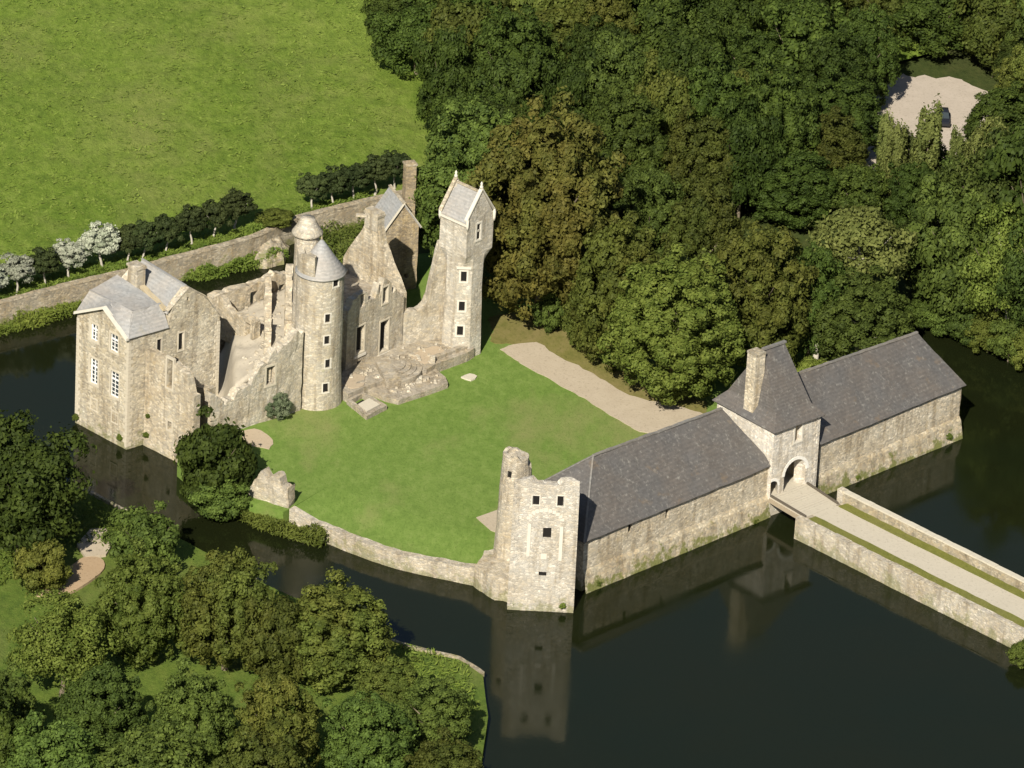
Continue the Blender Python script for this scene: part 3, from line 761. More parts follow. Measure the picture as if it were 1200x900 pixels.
# ================================================================== RUINED GREAT LODGE (facade with big windows, gable)
ZT = 3.5                                  # terrace level
lg = thing('ruined_manor', 'roofless manor front with two tall window openings, dormers and a steep gable', 'ruin')
A_, B_ = G2(405, 432, ZT), G2(471, 402, ZT)
sh = Shell([A_, B_], closed=False, thick=0.85)
ops = [sh.op(422, 397.5, 1.25, 3.1), sh.op(450, 393.5, 1.35, 3.6), sh.op(421, 426, 0.75, 0.7), sh.op(451.5, 345.5, 0.85, 1.9), sh.op(425, 353, 0.7, 1.5)]
sh.build('wall', 'stone_pale', lg, 1.0, sh.prof_px([(406, 366), (411, 361), (414, 352), (419, 349), (420, 346), (431, 342), (432, 352), (440, 350), (444.5, 349), (445, 332), (451, 326), (459, 331), (460, 344), (464, 338), (466, 343), (470.5, 347)]), ops, rag=0.12, step=0.4, jit=0.05)
for o in ops[:2] + [ops[3]]: sh.surround(o, lg, 0.18, mat='tan_dressing')
for o in ops[:2]:
    V, Fc = [], []; sh.block(V, Fc, o[0] - .3, o[1] + .3, o[2] - .5, o[2] - .22, -0.14, 0.1); mesh_obj('sill', V, Fc, 'dressed_stone', lg)
zfl = max(o[3] for o in ops[:2]) + 0.3; mops = ops; sh_m = sh
# gable wall standing back from the facade's right end
pd = (G2(825, 469, 10) - G2(897, 504, 10)).normalized()
C_ = B_ + pd * 9.6
sh2 = Shell([C_, B_ + pd * 0.5], closed=False, thick=0.9)
zc = Zat(B_, 347)
prof = []
for q in ((399, 300), (408, 291), (425, 268), (427, 262), (443, 262), (447, 287), (459, 318), (468, 344)):
    h = hit_line(sh2.p[0], sh2.p[1], *q); prof.append((h[0], h[1]))
prof = sorted(prof); prof[0] = (0, prof[0][1]); prof[-1] = (sh2.L, prof[-1][1])
sh2.build('gable_wall', 'stone_warm', lg, 1.5, prof, [], rag=0.12, step=0.5, jit=0.09)
cg = C_.lerp(B_, 0.52); hh = hit_line(sh2.p[0], sh2.p[1], 434, 262)
cg = sh2.p[0] + (sh2.p[1] - sh2.p[0]).normalized() * hh[0] + Vector((0.45, .1))
zt = Zat(cg, 246)
ch = prism('chimney', boxp(cg, pd, Vector((-pd.y, pd.x)), 2.0, 1.0), hh[1] - 0.6, zt, 'stone_pale', lg, amp=0.10)
prism('chimney_cap', boxp(cg, pd, Vector((-pd.y, pd.x)), 2.2, 1.15), zt - 0.5, zt - 0.25, 'stone_pale', ch, amp=0.04)
bar('stone_shelf', v3(cg - Vector((2.0, -.2)), zt - .9), v3(cg - Vector((0.8, -.1)), zt - .9), 0.4, 0.25, 'stone_pale', ch)
# back wall and left cross wall of the roofless manor (mostly hidden)
sh3 = Shell([C_, A_ + pd * 9.6], closed=False, thick=0.9)
sh3.build('wall', 'stone_warm', lg, 1.5, [(0, 9.0), (sh3.L * .5, 7.0), (sh3.L, 6.0)], rag=0.5, step=0.7, jit=0.1)

# slab added to darken the manor windows; shade panels in windows and cellar vent
prism('shade_slab', [A_ + pd * .6, B_ + pd * .6, C_ - pd * .1, A_ + pd * 9.5], zfl, zfl + 0.5, 'stone_floor', lg, amp=0.1)
shl = Shell([A_ + pd * 9.6, A_ + pd * 0.5], closed=False, thick=-0.8)
shl.build('wall', 'stone_warm', lg, 1.5, [(0, zfl + .8), (shl.L, zfl + 1.2)], rag=0.4, step=0.7, jit=0.1)
for o in mops[:3]: sh_m.dark(o, lg, 0.55)

# ================================================================== SMALL PAVILION behind with tall chimney
fp = thing('slate_roofed_pavilion', 'narrow stone gable house with slate roof behind the ruined manor', 'house')
rz = Zat(G2(472, 330, ZL), 240)
gr = G2(490, 338, ZL); ez = Zat(gr, 265)
gl = G2(453, 269, ez); grr = G2(491, 265, ez)
gdir = (grr - gl).normalized(); gn = Vector((-gdir.y, gdir.x)); gw = (grr - gl).length; gdp = 4.6
sh = Shell([gl, grr, grr + gn * gdp, gl + gn * gdp], thick=0.6)
za = Zat((gl + grr) / 2, 239.5)
opp = [sh.op(476, 323, 0.5, 0.5)]
sh.build('wall', 'stone_brown', fp, 0.5, [(0, ez), (gw / 2, za), (gw, ez), (gw + gdp, ez), (gw * 1.5 + gdp, za), (2 * gw + gdp, ez), (sh.L, ez)], opp, step=0.9, jit=0.06)
m0, m1 = v3((gl + grr) / 2 - gn * .15, za + .12), v3((gl + grr) / 2 + gn * (gdp + .15), za + .12)
l0, l1 = v3(gl - gdir * .25 - gn * .15, ez - .1), v3(gl - gdir * .25 + gn * (gdp + .15), ez - .1)
r0, r1 = v3(grr + gdir * .25 - gn * .15, ez - .1), v3(grr + gdir * .25 + gn * (gdp + .15), ez - .1)
rf = roof_obj('roof', [(l0, m0, m1, l1), (m0, r0, r1, m1)], 'slate_light', fp, amp=0.03)
bar('ridge', m0, m1, 0.35, 0.14, 'stone_warm', rf, n=4, amp=0.03)
for a, b in ((l0, m0), (m0, r0)): bar('gable_coping', a, b, 0.35, 0.12, 'coping', fp)
cc = (gl + grr) / 2 + gn * (gdp * 0.62) + gdir * 1.55
ztc = Zat(cc, 190)
ch = prism('chimney', boxp(cc, gdir, gn, 1.2, 1.1), ez - 3, ztc, 'stone_brown', fp, amp=0.03, inset=0.04)
prism('chimney_cap', boxp(cc, gdir, gn, 1.36, 1.26), ztc - .25, ztc - .05, 'stone_grey', ch)
# far wall from this house toward the manor
sh = Shell([gl - gdir * 3.5 - gn * 0.5, gl - gdir * 0.05 - gn * .5], closed=False, thick=0.6)
sh.build('garden_wall', 'stone_brown', fp, 0.5, [(0, 5.5), (sh.L, 6.5)], rag=0.3, step=0.5, jit=0.1)

# ================================================================== OCTAGONAL TOWER with square crown
ft = thing('octagonal_tower', 'slender white octagonal stair tower with square gabled top chamber', 'tower')
c0 = G2(541, 409, ZL)
ztop = Zat(c0, 247.5)
kL, kC, kR = G2(518.3, 246, ztop), G2(548, 261.3, ztop), G2(581, 248.5, ztop)
e1v, e2v = (kR - kC), (kL - kC)
a1 = e1v.normalized(); a2 = Vector((-a1.y, a1.x)); sL = 4.0
cc = kC + a1 * sL / 2 + a2 * sL / 2
c0 = cc
ap = 1.92
oct_ = []
ang0 = math.atan2(a1.y, a1.x)
for k in range(8):
    an = ang0 + PI / 8 + k * PI / 4; rr = ap / math.cos(PI / 8)
    oct_.append(c0 + Vector((math.cos(an), math.sin(an))) * rr)
zs = Zat(c0, 304)
sh = Shell(oct_, thick=0.6, taper=lambda z: 1.10 - 0.10 * min(1, max(0, (z - 2) / 9)))
ops = [sh.op(543.5, 324, 0.62, 1.2), sh.op(541.3, 358.5, 0.62, 1.1), sh.op(539.3, 387, 0.62, 1.1)]
sh.build('shaft', 'stone_white', ft, 0.5, zs + 1.4, ops, step=0.8, jit=0.04)
for i, o in enumerate(ops): sh.surround(o, ft, 0.18, 0.05); sh.dark(o, ft, 0.14)
V, Fc = [], []; o = ops[0]; sh.block(V, Fc, o[0] - .4, o[1] + .4, o[3] + .32, o[3] + .6, -0.22, 0.1); mesh_obj('window_hood', V, Fc, 'dressed_stone', ft)
sq = [cc + a1 * x * sL / 2 + a2 * y * sL / 2 for x, y in ((-1, -1), (1, -1), (1, 1), (-1, 1))]
# corbelled transition from octagon to square
V, Fc = [], []
lev = 6
for j in range(lev + 1):
    t_ = j / lev; z = zs - 0.5 + t_ * 2.0
    for k in range(32):
        an = ang0 + 2 * PI * k / 32; d = Vector((math.cos(an), math.sin(an)))
        x, y = d.dot(a1), d.dot(a2)
        rs = (sL / 2) / max(abs(x), abs(y))
        m_ = (an - ang0) % (PI / 4); ro = ap * 1.005 / math.cos(min(m_, PI / 4 - m_)) if False else ap * 1.005 / math.cos(((an - ang0 + PI / 8) % (PI / 4)) - PI / 8)
        f_ = t_ ** 1.5; rr = ro * (1 - f_) + rs * f_
        q = c0.lerp(cc, t_) + d * rr; V.append(jitter(v3(q, z), 0.03))
for j in range(lev):
    for k in range(32): Fc.append([j * 32 + k, j * 32 + (k + 1) % 32, (j + 1) * 32 + (k + 1) % 32, (j + 1) * 32 + k])
Fc.append([lev * 32 + k for k in range(32)]); Fc.append([k for k in range(32)][::-1])
mesh_obj('corbel', V, Fc, 'stone_white', ft)
zq = zs + 1.5
shq = Shell(sq, thick=0.5)
zg = ztop + 2.9
# gables stand on the first and third sides (right-front and left-back)
o = shq.op(560.5, 276, 0.55, 0.9); o_b = (o[0], o[1], o[3] + 0.2, o[3] + 0.95, 0)
pr = [(0, ztop), (sL / 2, zg + .25), (sL, ztop), (2 * sL, ztop), (2.5 * sL, zg + .25), (3 * sL, ztop), (4 * sL, ztop)]
lft = shq.op(523, 268, 0.35, 1.0)
shq.build('top_chamber', 'stone_white', ft, zq - 0.02, pr, [o, o_b], step=0.7, jit=0.03)
shq.dark(o, ft, .12); shq.dark(o_b, ft, .12); ou = (o[0], o[1], o[2], o_b[3], 0); shq.surround(ou, ft, 0.2, 0.06)
q = lambda x, y, z: v3(cc + a1 * x * sL / 2 + a2 * y * sL / 2, z)
rf = roof_obj('roof', [(q(-1.06, -.93, ztop - .12), q(0, -.93, zg), q(0, .93, zg), q(-1.06, .93, ztop - .12)), (q(0, -.93, zg), q(1.06, -.93, ztop - .12), q(1.06, .93, ztop - .12), q(0, .93, zg))], 'slate_light', ft, amp=0.02)
bar('ridge', q(0, -.9, zg), q(0, .9, zg), 0.35, 0.14, 'stone_warm', rf, n=3, amp=0.02)
for y in (-.95, .95):
    for x in (-1.1, 1.1): bar('gable_coping', q(x, y, ztop + .15), q(0, y, zg + .42), 0.45, 0.2, 'stone_warm' if y > 0 else 'dressed_stone', ft)
    f_ = lathe('finial', q(0, y, 0), [(0.2, zg + .5), (0.2, zg + .75), (0.1, zg + .9), (0.16, zg + 1.05), (0.03, zg + 1.3)], 'dressed_stone', ft, n=8, amp=0)
for x, y in ((-1, -1), (1, -1), (-1, 1), (1, 1)):
    lathe('corner_pinnacle', q(x * 1.02, y * 1.02, 0), [(0.08, ztop - .9), (0.16, ztop - .5), (0.18, ztop + .2), (0.10, ztop + .4), (0.03, ztop + .65)], 'dressed_stone', ft, n=8, amp=0.01)
bar('cornice', q(-1.04, -1.04, ztop - .45), q(-1.04, 1.04, ztop - .45), 0.3, 0.22, 'dressed_stone', ft)
# weathered diagonal strips under the eave, left face
# wall running from the manor to this tower, climbing up its flank
lk = thing('linking_wall', 'broken wall sweeping up from the manor to the flank of the octagonal tower', 'wall')
D0, D1 = B_ + (G2(526, 396, ZT) - B_).normalized() * 0.1, G2(530, 392, ZT)
sh = Shell([D0, D1], closed=False, thick=1.1)
sh.build('wall', 'stone_pale', lk, 1.0, sh.prof_px([(472, 368), (482, 366), (494, 363), (499, 358), (503, 346), (507, 330), (511, 312), (514, 298), (518, 286), (527, 284)]), [], rag=0.15, step=0.4, jit=0.08)

# ================================================================== TERRACE and steps
te = thing('stone_terrace', 'worn paved terrace with curved steps in front of the ruined manor', 'terrace')
prism('terrace_floor', pxs([(394, 452), (404, 431), (471, 400), (530, 392), (556, 408), (548, 413), (510, 427), (500, 433), (470, 438), (430, 452), (408, 462)], ZT - .2), 1.5, ZT - 0.2, 'stone_floor', te, amp=0.05)
sheet('bare_earth', rough(smooth_line(pxs([(482, 416), (494, 408), (512, 405), (522, 411), (512, 420), (494, 424), (482, 416)], ZT), 3)[:-1], .35), ZT - .1, 'stained', skirt=ZT - .4, parent=te, cuts=2, amp=0.03)
sheet('bare_earth', rough(smooth_line(pxs([(404, 442), (416, 436), (428, 441), (424, 450), (410, 452), (404, 442)], ZT), 3)[:-1], .35), ZT - .1, 'stained', skirt=ZT - .4, parent=te, cuts=2, amp=0.03)
prism('lower_platform', pxs([(430, 456), (447, 444), (480, 434), (508, 430), (522, 441), (525, 449), (500, 458), (467, 468.5), (452, 465)], 2.8), 1.5, 2.8, 'stone_floor', te, amp=0.06)
sc = G2(440, 428, ZT)
for k, (ra, z) in enumerate(((5.0, 3.42), (4.4, 3.56), (3.8, 3.7), (3.2, 3.84))):
    pl = [sc + Vector((math.cos(a), math.sin(a) * 0.8)) * ra for a in [R(-75 + 8 * i) for i in range(14)]] + [sc]
    prism('step', pl, 2.6, z, 'stone_floor', te, amp=0.03)
for k in range(3):
    a, b = G2(448 - k * 2, 462 - k * 4, 2.8), G2(500 - k * 2, 455 - k * 6, 2.8)
# low kerb wall with a pier
sh = Shell([G2(507, 431, 2.6), G2(530, 422, 2.6), G2(550, 415, 2.6)], closed=False, thick=0.6)
sh.build('kerb_wall', 'stone_floor', te, 1.8, 3.7, rag=0.1, step=0.6, jit=0.05)
pc = G2(506.5, 432, 2.6)
prism('pier', boxp(pc, Vector((1, 0)), Vector((0, 1)), 0.5, 0.5), 2.0, 4.1, 'stone_pale', te, amp=0.03)
sh = Shell(pxs([(395, 464), (428, 460)], ZL), closed=False, thick=0.5)
sh.build('kerb_wall', 'stone_floor', te, 1.5, 3.4, rag=0.2, step=0.5, jit=0.08)
def scatter_stones(par, poly, zf, n, seed, mat='stone_pale'):
    rn = random.Random(seed); V, Fc = [], []
    c = sum(poly, Vector((0, 0))) / len(poly)
    for k in range(n):
        a, b = rn.sample(poly, 2); q = a.lerp(b, rn.random()).lerp(c, rn.uniform(0, .8)); r_ = rn.uniform(.08, .26); z = zf(q) if callable(zf) else zf; b0 = len(V)
        for (x, y_, zz) in ((-1, -1, -.5), (1, -1, -.5), (1, 1, -.5), (-1, 1, -.5), (-.7, -.7, .8), (.7, -.7, .8), (.7, .7, .8), (-.7, .7, .8)):
            V.append((q.x + x * r_ * rn.uniform(.7, 1.2), q.y + y_ * r_ * rn.uniform(.7, 1.2), z + zz * r_ * rn.uniform(.6, 1.1)))
        Fc += [[b0 + i for i in f] for f in ((3, 2, 1, 0), (4, 5, 6, 7), (0, 1, 5, 4), (1, 2, 6, 5), (2, 3, 7, 6), (3, 0, 4, 7))]
    o = mesh_obj('loose_stones', V, Fc, mat, par); o['kind'] = 'stuff'
scatter_stones(te, pxs([(400, 450), (410, 436), (470, 408), (525, 398), (540, 410), (500, 428), (440, 446)], ZT - .2), ZT - .15, 90, 4)
scatter_stones(te, pxs([(440, 455), (480, 440), (508, 434), (518, 446), (468, 463)], 2.8), 2.85, 50, 5)
hx = thing('cellar_hatch', 'low stone kerb around a dark cellar stair on the lawn', 'hatch')
hp_ = pxs([(412, 474), (424, 467), (447, 480), (430, 489)], ZL)
Shell(hp_, thick=0.45).build('kerb', 'stone_floor', hx, 1.7, ZL + 0.55, rag=0.08, step=0.6, jit=0.04)
hc = sum(hp_, Vector((0, 0))) / 4
prism('slab', [p.lerp(hc, .1) for p in (hp_[0].lerp(hp_[3], .38), hp_[1].lerp(hp_[2], .38), hp_[2], hp_[3])], 1.9, ZL + 0.6, 'coping', hx, amp=0.03)
prism('pit_shade', [p.lerp(hc, .25) for p in (hp_[0], hp_[1], hp_[1].lerp(hp_[2], .36), hp_[0].lerp(hp_[3], .36))], 1.9, ZL + 0.12, 'shade_black', hx)  # solid black block, paints the shade of the stair opening
sb = tag(prism('flat_stone', smooth_line(pxs([(540, 443), (550, 439), (559, 442), (552, 447), (540, 443)], ZL), 2)[:-1], 2.0, ZL + .16, 'coping', None, amp=0.02), 'small flat stone lying in the lawn below the octagonal tower', 'stone')

scatter_stones(lod, [fa.lerp(fb_, .3), fb_, fc_, fd_.lerp(fc_, .3)], lod_z, 120, 6)
# ================================================================== COURTYARD EDGE: stub wall and retaining wall
sw = tag(Shell([G2(283, 583, 1.8), G2(337, 600, 1.8)], closed=False, thick=1.3).build('wall_stub', 'stone_pale', None, -0.5, [(0, 2.0), (0.8, 2.9), (1.7, 5.0), (2.3, 5.4), (3.0, 4.9), (4.2, 5.3), (Shell([G2(283, 583, 1.8), G2(337, 600, 1.8)], closed=False).L, 4.3)], rag=0.7, step=0.3, jit=0.15, zstep=0.6), 'broken stub of thick rubble wall at the lawn edge beside the reeds', 'ruin')
rw = thing('curtain_wall', 'long curving low rubble wall holding the lawn above the moat', 'wall')
sh = Shell(cw, closed=False, thick=1.0)
sh.build('wall', 'stone_pale', rw, -1.0, [(0, ZL + .12), (sh.L * .12, ZC + .2), (sh.L * .5, ZC + .2), (sh.L * .8, ZC + .45), (sh.L, ZC + .8)], rag=0.12, step=0.8, jit=0.07)
u = 0; rnd = random.Random(8)
prism('wall_head', rough(pxs([(556, 664), (566, 646), (584, 640), (600, 650), (600, 684), (580, 681)], 2.2), .3), -0.5, 2.3, 'stone_pale', rw, amp=0.12, inset=0.08)

# ================================================================== CORNER TOWER
ct = thing('corner_tower', 'tall square roofless tower standing in the moat at the end of the slate barn', 'tower')
T0, T1 = G2(595, 714), G2(671, 718)
td = (T1 - T0).normalized(); tn = Vector((-td.y, td.x)); tw = (T1 - T0).length
DP = 7.5
sh = Shell([T0, T1, T1 + tn * DP, T0 + tn * DP], thick=0.9, taper=lambda z: 1.015 - 0.02 * min(1, max(0, z / 12)))
zt0 = Zat(T0, 566)
ops = [sh.op(628, 586.5, 0.7, 1.05), sh.op(657.3, 587.5, 0.7, 1.15), sh.op(641.3, 624.5, 0.85, 1.1), sh.op(636, 672.5, 0.8, 0.5)]
pr = [(0, zt0 + .3), (tw * .2, zt0 + .5), (tw * .3, zt0 + .1), (tw * .7, zt0 - .1), (tw * .78, zt0 + .5), (tw, zt0 + .5), (tw + 1.2, zt0 - .2), (tw + DP, zt0 - 3.9), (2 * tw + DP, zt0 - 3.9), (sh.L - 1.2, zt0 - .3), (sh.L, zt0 + .3)]
sh.build('wall', 'stone_white', ct, -1.0, pr, ops, rag=0.15, step=0.6, jit=0.05)
for o in ops: sh.dark(o, ct, 0.18)
for o in ops[:2]: sh.surround(o, ct, 0.1, 0.02)
for k_ in (0, 1): sh.quoins(k_, ct, 0.3, zt0 - .6, 'stone_white')
for x, y0, y1 in ((621, 614, 652), (658, 617, 657)):    # pale pilaster strips
    ua, za_, _ = sh.hit(x, y0); ub, zb_, _ = sh.hit(x - 1.5, y1)
    V, Fc = [], []; sh.block(V, Fc, ua - .16, ua + .16, zb_, za_, -0.06, 0.1); mesh_obj('pilaster', V, Fc, 'dressed_stone', ct)
u0, zA, _ = sh.hit(639.5, 603)
for k in range(11):                                      # relieving arch
    a = R(18 + 14.4 * k); r_ = 1.75
    V, Fc = [], []; uu, zz = u0 + math.cos(a) * r_, zA - 0.9 + math.sin(a) * 1.35
    sh.block(V, Fc, uu - .19, uu + .19, zz - .17, zz + .17, -0.05, 0.1); mesh_obj('arch_stone', V, Fc, 'dressed_stone', ct)
uu, zz, _ = sh.hit(637, 652); V, Fc = [], []; sh.block(V, Fc, uu - .3, uu + .3, zz - .3, zz + .3, -0.04, 0.1); mesh_obj('pale_block', V, Fc, 'dressed_stone', ct)
prism('upper_floor', [p.lerp(sh.cen, .08) for p in sh.p], zt0 - 6, zt0 - 4.1, 'stone_floor', ct, amp=0.05)
tc = G2(600, 649, ZL)
st = Shell(circle(tc, 1.75, 20), thick=0.5, taper=lambda z: 1.06 - 0.22 * min(1, max(0, (z - 3) / 11)))
zt1 = Zat(tc, 530)
o = st.op(595.5, 557, 0.5, 0.8); st.dark(o, ct, 0.15)
st.build('stair_turret', 'stone_pale', ct, 0.5, [(0, zt1 - 1.8), (st.L * .25, zt1 - .2), (st.L * .5, zt1), (st.L * .72, zt1 + .1), (st.L * .86, zt1 - .7), (st.L, zt1 - 1.8)], [o], rag=0.3, step=0.5, jit=0.08)
prism('turret_core', circle(tc, 1.25, 14), 1.0, zt1 - .35, 'stone_pale', ct, amp=0.12)
pp = sheet('paving_patch', pxs([(558, 607), (586, 597), (592, 628), (575, 622)], ZL), ZL + .08, 'gravel', skirt=ZL - .3, cuts=2); struct(pp)

# ================================================================== BARNS and GATEHOUSE
def barn(name, label, pa, pb, eave_px, ridge, depth, slits, ztal=2.3, ext=(0, 0)):
    t = thing(name, label, 'barn')
    A, B = G2(*pa), G2(*pb); d = (B - A).normalized(); n = Vector((-d.y, d.x))
    L = (B - A).length
    zE = hit_line(A, B, *eave_px)[1]
    sh = Shell([A, B, B + n * depth, A + n * depth], thick=0.8)
    ops = [sh.op(*s_) for s_ in slits]
    sh.build('wall', 'stone_barn', t, -1.0, zE, ops, step=1.2, jit=0.05)
    for o in ops: sh.dark(o, t, 0.35)
    # battered plinth rising from the water
    V, Fc = [], []; N = int(L / 0.8)
    for i in range(N + 1):
        p = A.lerp(B, i / N); zz = ztal + 0.25 * noise.noise(Vector((p.x * .5, p.y * .5, 4)))
        for off, z in ((1.0, -1.0), (0.62, 0.5), (0.30, zz - .4), (0.06, zz), (-.1, zz)): V.append(jitter(v3(p - n * off, z), 0.07))
    for i in range(N):
        for j in range(4): Fc.append([i * 5 + j, i * 5 + 5 + j, i * 5 + 6 + j, i * 5 + 1 + j])
    mesh_obj('plinth', V, Fc, 'stone_grey2', t)
    R0, R1_ = A + n * depth / 2, B + n * depth / 2
    h0, h1 = hit_line(R0, R1_, *ridge[0]), hit_line(R0, R1_, *ridge[1])
    r0, r1 = v3(R0 + d * h0[0], h0[1]), v3(R0 + d * h1[0], h1[1])
    ov = 0.38
    c = [v3(A - d * ov * (1 + ext[0]) - n * ov, zE - .05), v3(B + d * ov * (1 + ext[1]) - n * ov, zE - .05), v3(B + d * ov * (1 + ext[1]) + n * (depth + ov), zE - .05), v3(A - d * ov * (1 + ext[0]) + n * (depth + ov), zE - .05)]
    rf = roof_obj('roof', [(c[0], c[1], r1, r0), (c[1], c[2], r1), (c[2], c[3], r0, r1), (c[3], c[0], r0)], 'slate_dark', t, thick=0.2, amp=0.09, n=24, m=9)
    # ridge tiles one after another
    K = max(4, int((r1 - r0).length / 0.9))
    for k in range(K): bar('ridge_tile', r0.lerp(r1, (k + .03) / K), r0.lerp(r1, (k + .97) / K), 0.34, 0.12 + 0.02 * (k % 3), 'slate_grey', rf, amp=0.05)
    for a, b in ((c[0], r0), (c[3], r0)): bar('hip_ridge', a + Vector((0, 0, .03)), b + Vector((0, 0, .02)), 0.2, 0.1, 'slate_grey', rf, n=6, amp=0.03)
    return t, sh, d, n, zE
slate('slate_grey', (0.17, 0.165, 0.155), (0.30, 0.29, 0.25), amt=0.5)
stone('stone_gate', (0.63, 0.60, 0.545), (0.61, 0.56, 0.47), moss=0.4, lichen=0.06, contrast=0.6)
dressed('gate_dressing', (0.68, 0.66, 0.61))
stone('stone_grey2', (0.44, 0.395, 0.305), (0.46, 0.385, 0.265), moss=0.9, lichen=0.2, cell=2.8)
b1, shb1, bd, bn, zE1 = barn('slate_barn', 'long slate-roofed stone barn between the square corner tower and the gatehouse', (681, 693), (897, 603), (800, 585.5), ((695, 534), (846, 479)), 10.8,
     [(738, 617, 0.5, 1.5), (782, 600, 0.5, 1.4)])
b2_, shb2, bd2, bn2, zE2 = barn('slate_barn', 'slate-roofed stone barn ending in open water on the far side of the gatehouse', (957, 579), (1122, 511), (1040, 486), ((930, 440), (1075, 390)), 10.8,
     [(999, 503, 0.3, 0.7), (1038, 488.5, 0.3, 0.7), (1075, 474, 0.3, 0.6)])
gt = thing('gatehouse', 'pale stone gatehouse with steep slate pavilion roof, chimney and two arches', 'gatehouse')
C0 = G2(897, 603.5); zG = Zat(C0, 503)
C1 = G2(958, 484, zG); gd = (C1 - C0).normalized(); gw = (C1 - C0).length; gn = Vector((-gd.y, gd.x))
C0, C1 = C0 - gn * .45, C1 - gn * .45
gdep = (G2(825, 469, zG) - G2(897, 503, zG)).length
sh = Shell([C0, C1, C1 + gn * gdep, C0 + gn * gdep], thick=1.1)
ul, zl, _ = hit_line(C0, C1, 918.5, 566); ur, zr_, _ = hit_line(C0, C1, 944, 552)
_, zA, _ = hit_line(C0, C1, 934, 538)
zD = 2.28
big = (ul, ur, zD, zA, min((ur - ul) / 2, 1.7))
ul2, _, _ = hit_line(C0, C1, 899, 575); ur2, _, _ = hit_line(C0, C1, 911, 575); _, zA2, _ = hit_line(C0, C1, 905, 564)
sml = (ul2, ur2, zD, zA2, (ur2 - ul2) / 2)
wn = sh.op(935.5, 506.5, 0.95, 2.1)
bo = sh.acc[2]
bk = (bo + gw - ur, bo + gw - ul, zD, zA, 1.4)
sh.build('wall', 'stone_gate', gt, -1.0, zG, [big, sml, wn, bk], step=0.9, jit=0.04)
sh.surround(wn, gt, 0.2)
for k_ in (0, 1): sh.quoins(k_, gt, zA2 + .5 if k_ == 0 else 0.3, zG - .3, 'stone_gate')
V, Fc = [], []; sh.block(V, Fc, wn[0], wn[1], wn[2], wn[3], 0.5, 0.56); mesh_obj('shutter_or_shade', V, Fc, 'timber', gt)
for o, r in ((big, 0.34), (sml, 0.26)):            # voussoirs round the arches
    c = (o[0] + o[1]) / 2; hw = (o[1] - o[0]) / 2; N = 11
    for k in range(N):
        a = PI * (k + .5) / N; V, Fc = [], []
        da = PI / N / 2 * 0.94; b0 = len(V)
        for wd in (-0.07, 0.2):
            for (rr, aa) in ((0, a - da), (r, a - da), (r, a + da), (0, a + da)):
                V.append(sh.pos(c + math.cos(aa) * (hw + rr), wd, o[3] - o[4] + math.sin(aa) * (o[4] + rr)))
        Fc = [[0, 1, 2, 3], [7, 6, 5, 4], [0, 4, 5, 1], [1, 5, 6, 2], [2, 6, 7, 3], [3, 7, 4, 0]]
        mesh_obj('voussoir', V, Fc, 'gate_dressing', gt)
prism('passage_floor', [C0 + gn * .0 + gd * .2, C1 - gd * .2, C1 - gd * .2 + gn * (gdep + .5), C0 + gd * .2 + gn * (gdep + .5)], -0.5, zD + 0.02, 'road', gt)
# inner wall of the carriage passage
pw = C0 + gd * (ur + .3)
prism('passage_wall', [pw + gn * 1.2, pw + gd * .5 + gn * 1.2, pw + gd * .5 + gn * (gdep - 1.3), pw + gn * (gdep - 1.3)], 0, zG - 2.0, 'stone_warm', gt, amp=0.04)
# flared pavilion roof
ov = 0.42
ec = [v3(C0 - gd * ov - gn * ov, zG), v3(C1 + gd * ov - gn * ov, zG), v3(C1 + gd * ov + gn * (gdep + ov), zG), v3(C0 - gd * ov + gn * (gdep + ov), zG)]
mid = C0 + gd * gw / 2 + gn * gdep / 2
zrg = Zat(mid, 405)
i1 = 0.75; fl1 = 1.0
mc = [v3(C0 + gd * i1 + gn * i1, zG + fl1 + .3), v3(C1 - gd * i1 + gn * i1, zG + fl1 + .3), v3(C1 - gd * i1 + gn * (gdep - i1), zG + fl1 + .3), v3(C0 + gd * i1 + gn * (gdep - i1), zG + fl1 + .3)]
ra, rb = v3(mid - gd * 1.45 - gn * .12, zrg), v3(mid + gd * 1.45 - gn * .12, zrg)
ra2, rb2 = ra + v3(gn * .2, 0), rb + v3(gn * .2, 0)
quads = [(ec[k], ec[(k + 1) % 4], mc[(k + 1) % 4], mc[k]) for k in range(4)] + [(mc[0], mc[1], rb, ra), (mc[1], mc[2], rb2, rb), (mc[2], mc[3], ra2, rb2), (mc[3], mc[0], ra, ra2)]
rf = roof_obj('roof', quads, 'slate_dark', gt, thick=0.15, amp=0.04)
bar('ridge', ra - v3(gd * .15, 0), rb + v3(gd * .15, 0), 0.4, 0.2, 'slate_grey', rf)
# chimney on the left wall
cq = C0 + gn * (gdep * 0.48) + gd * 0.75
zt = Zat(cq, 412)
ch = prism('chimney', boxp(cq, gd, gn, 1.35, 1.45), zG - 3.5, zt, 'stone_barn', gt, amp=0.04, inset=0.06)
prism('chimney_cap', boxp(cq, gd, gn, 1.36, 1.46), zt - .2, zt + .05, 'stone_grey', ch, amp=0.02)

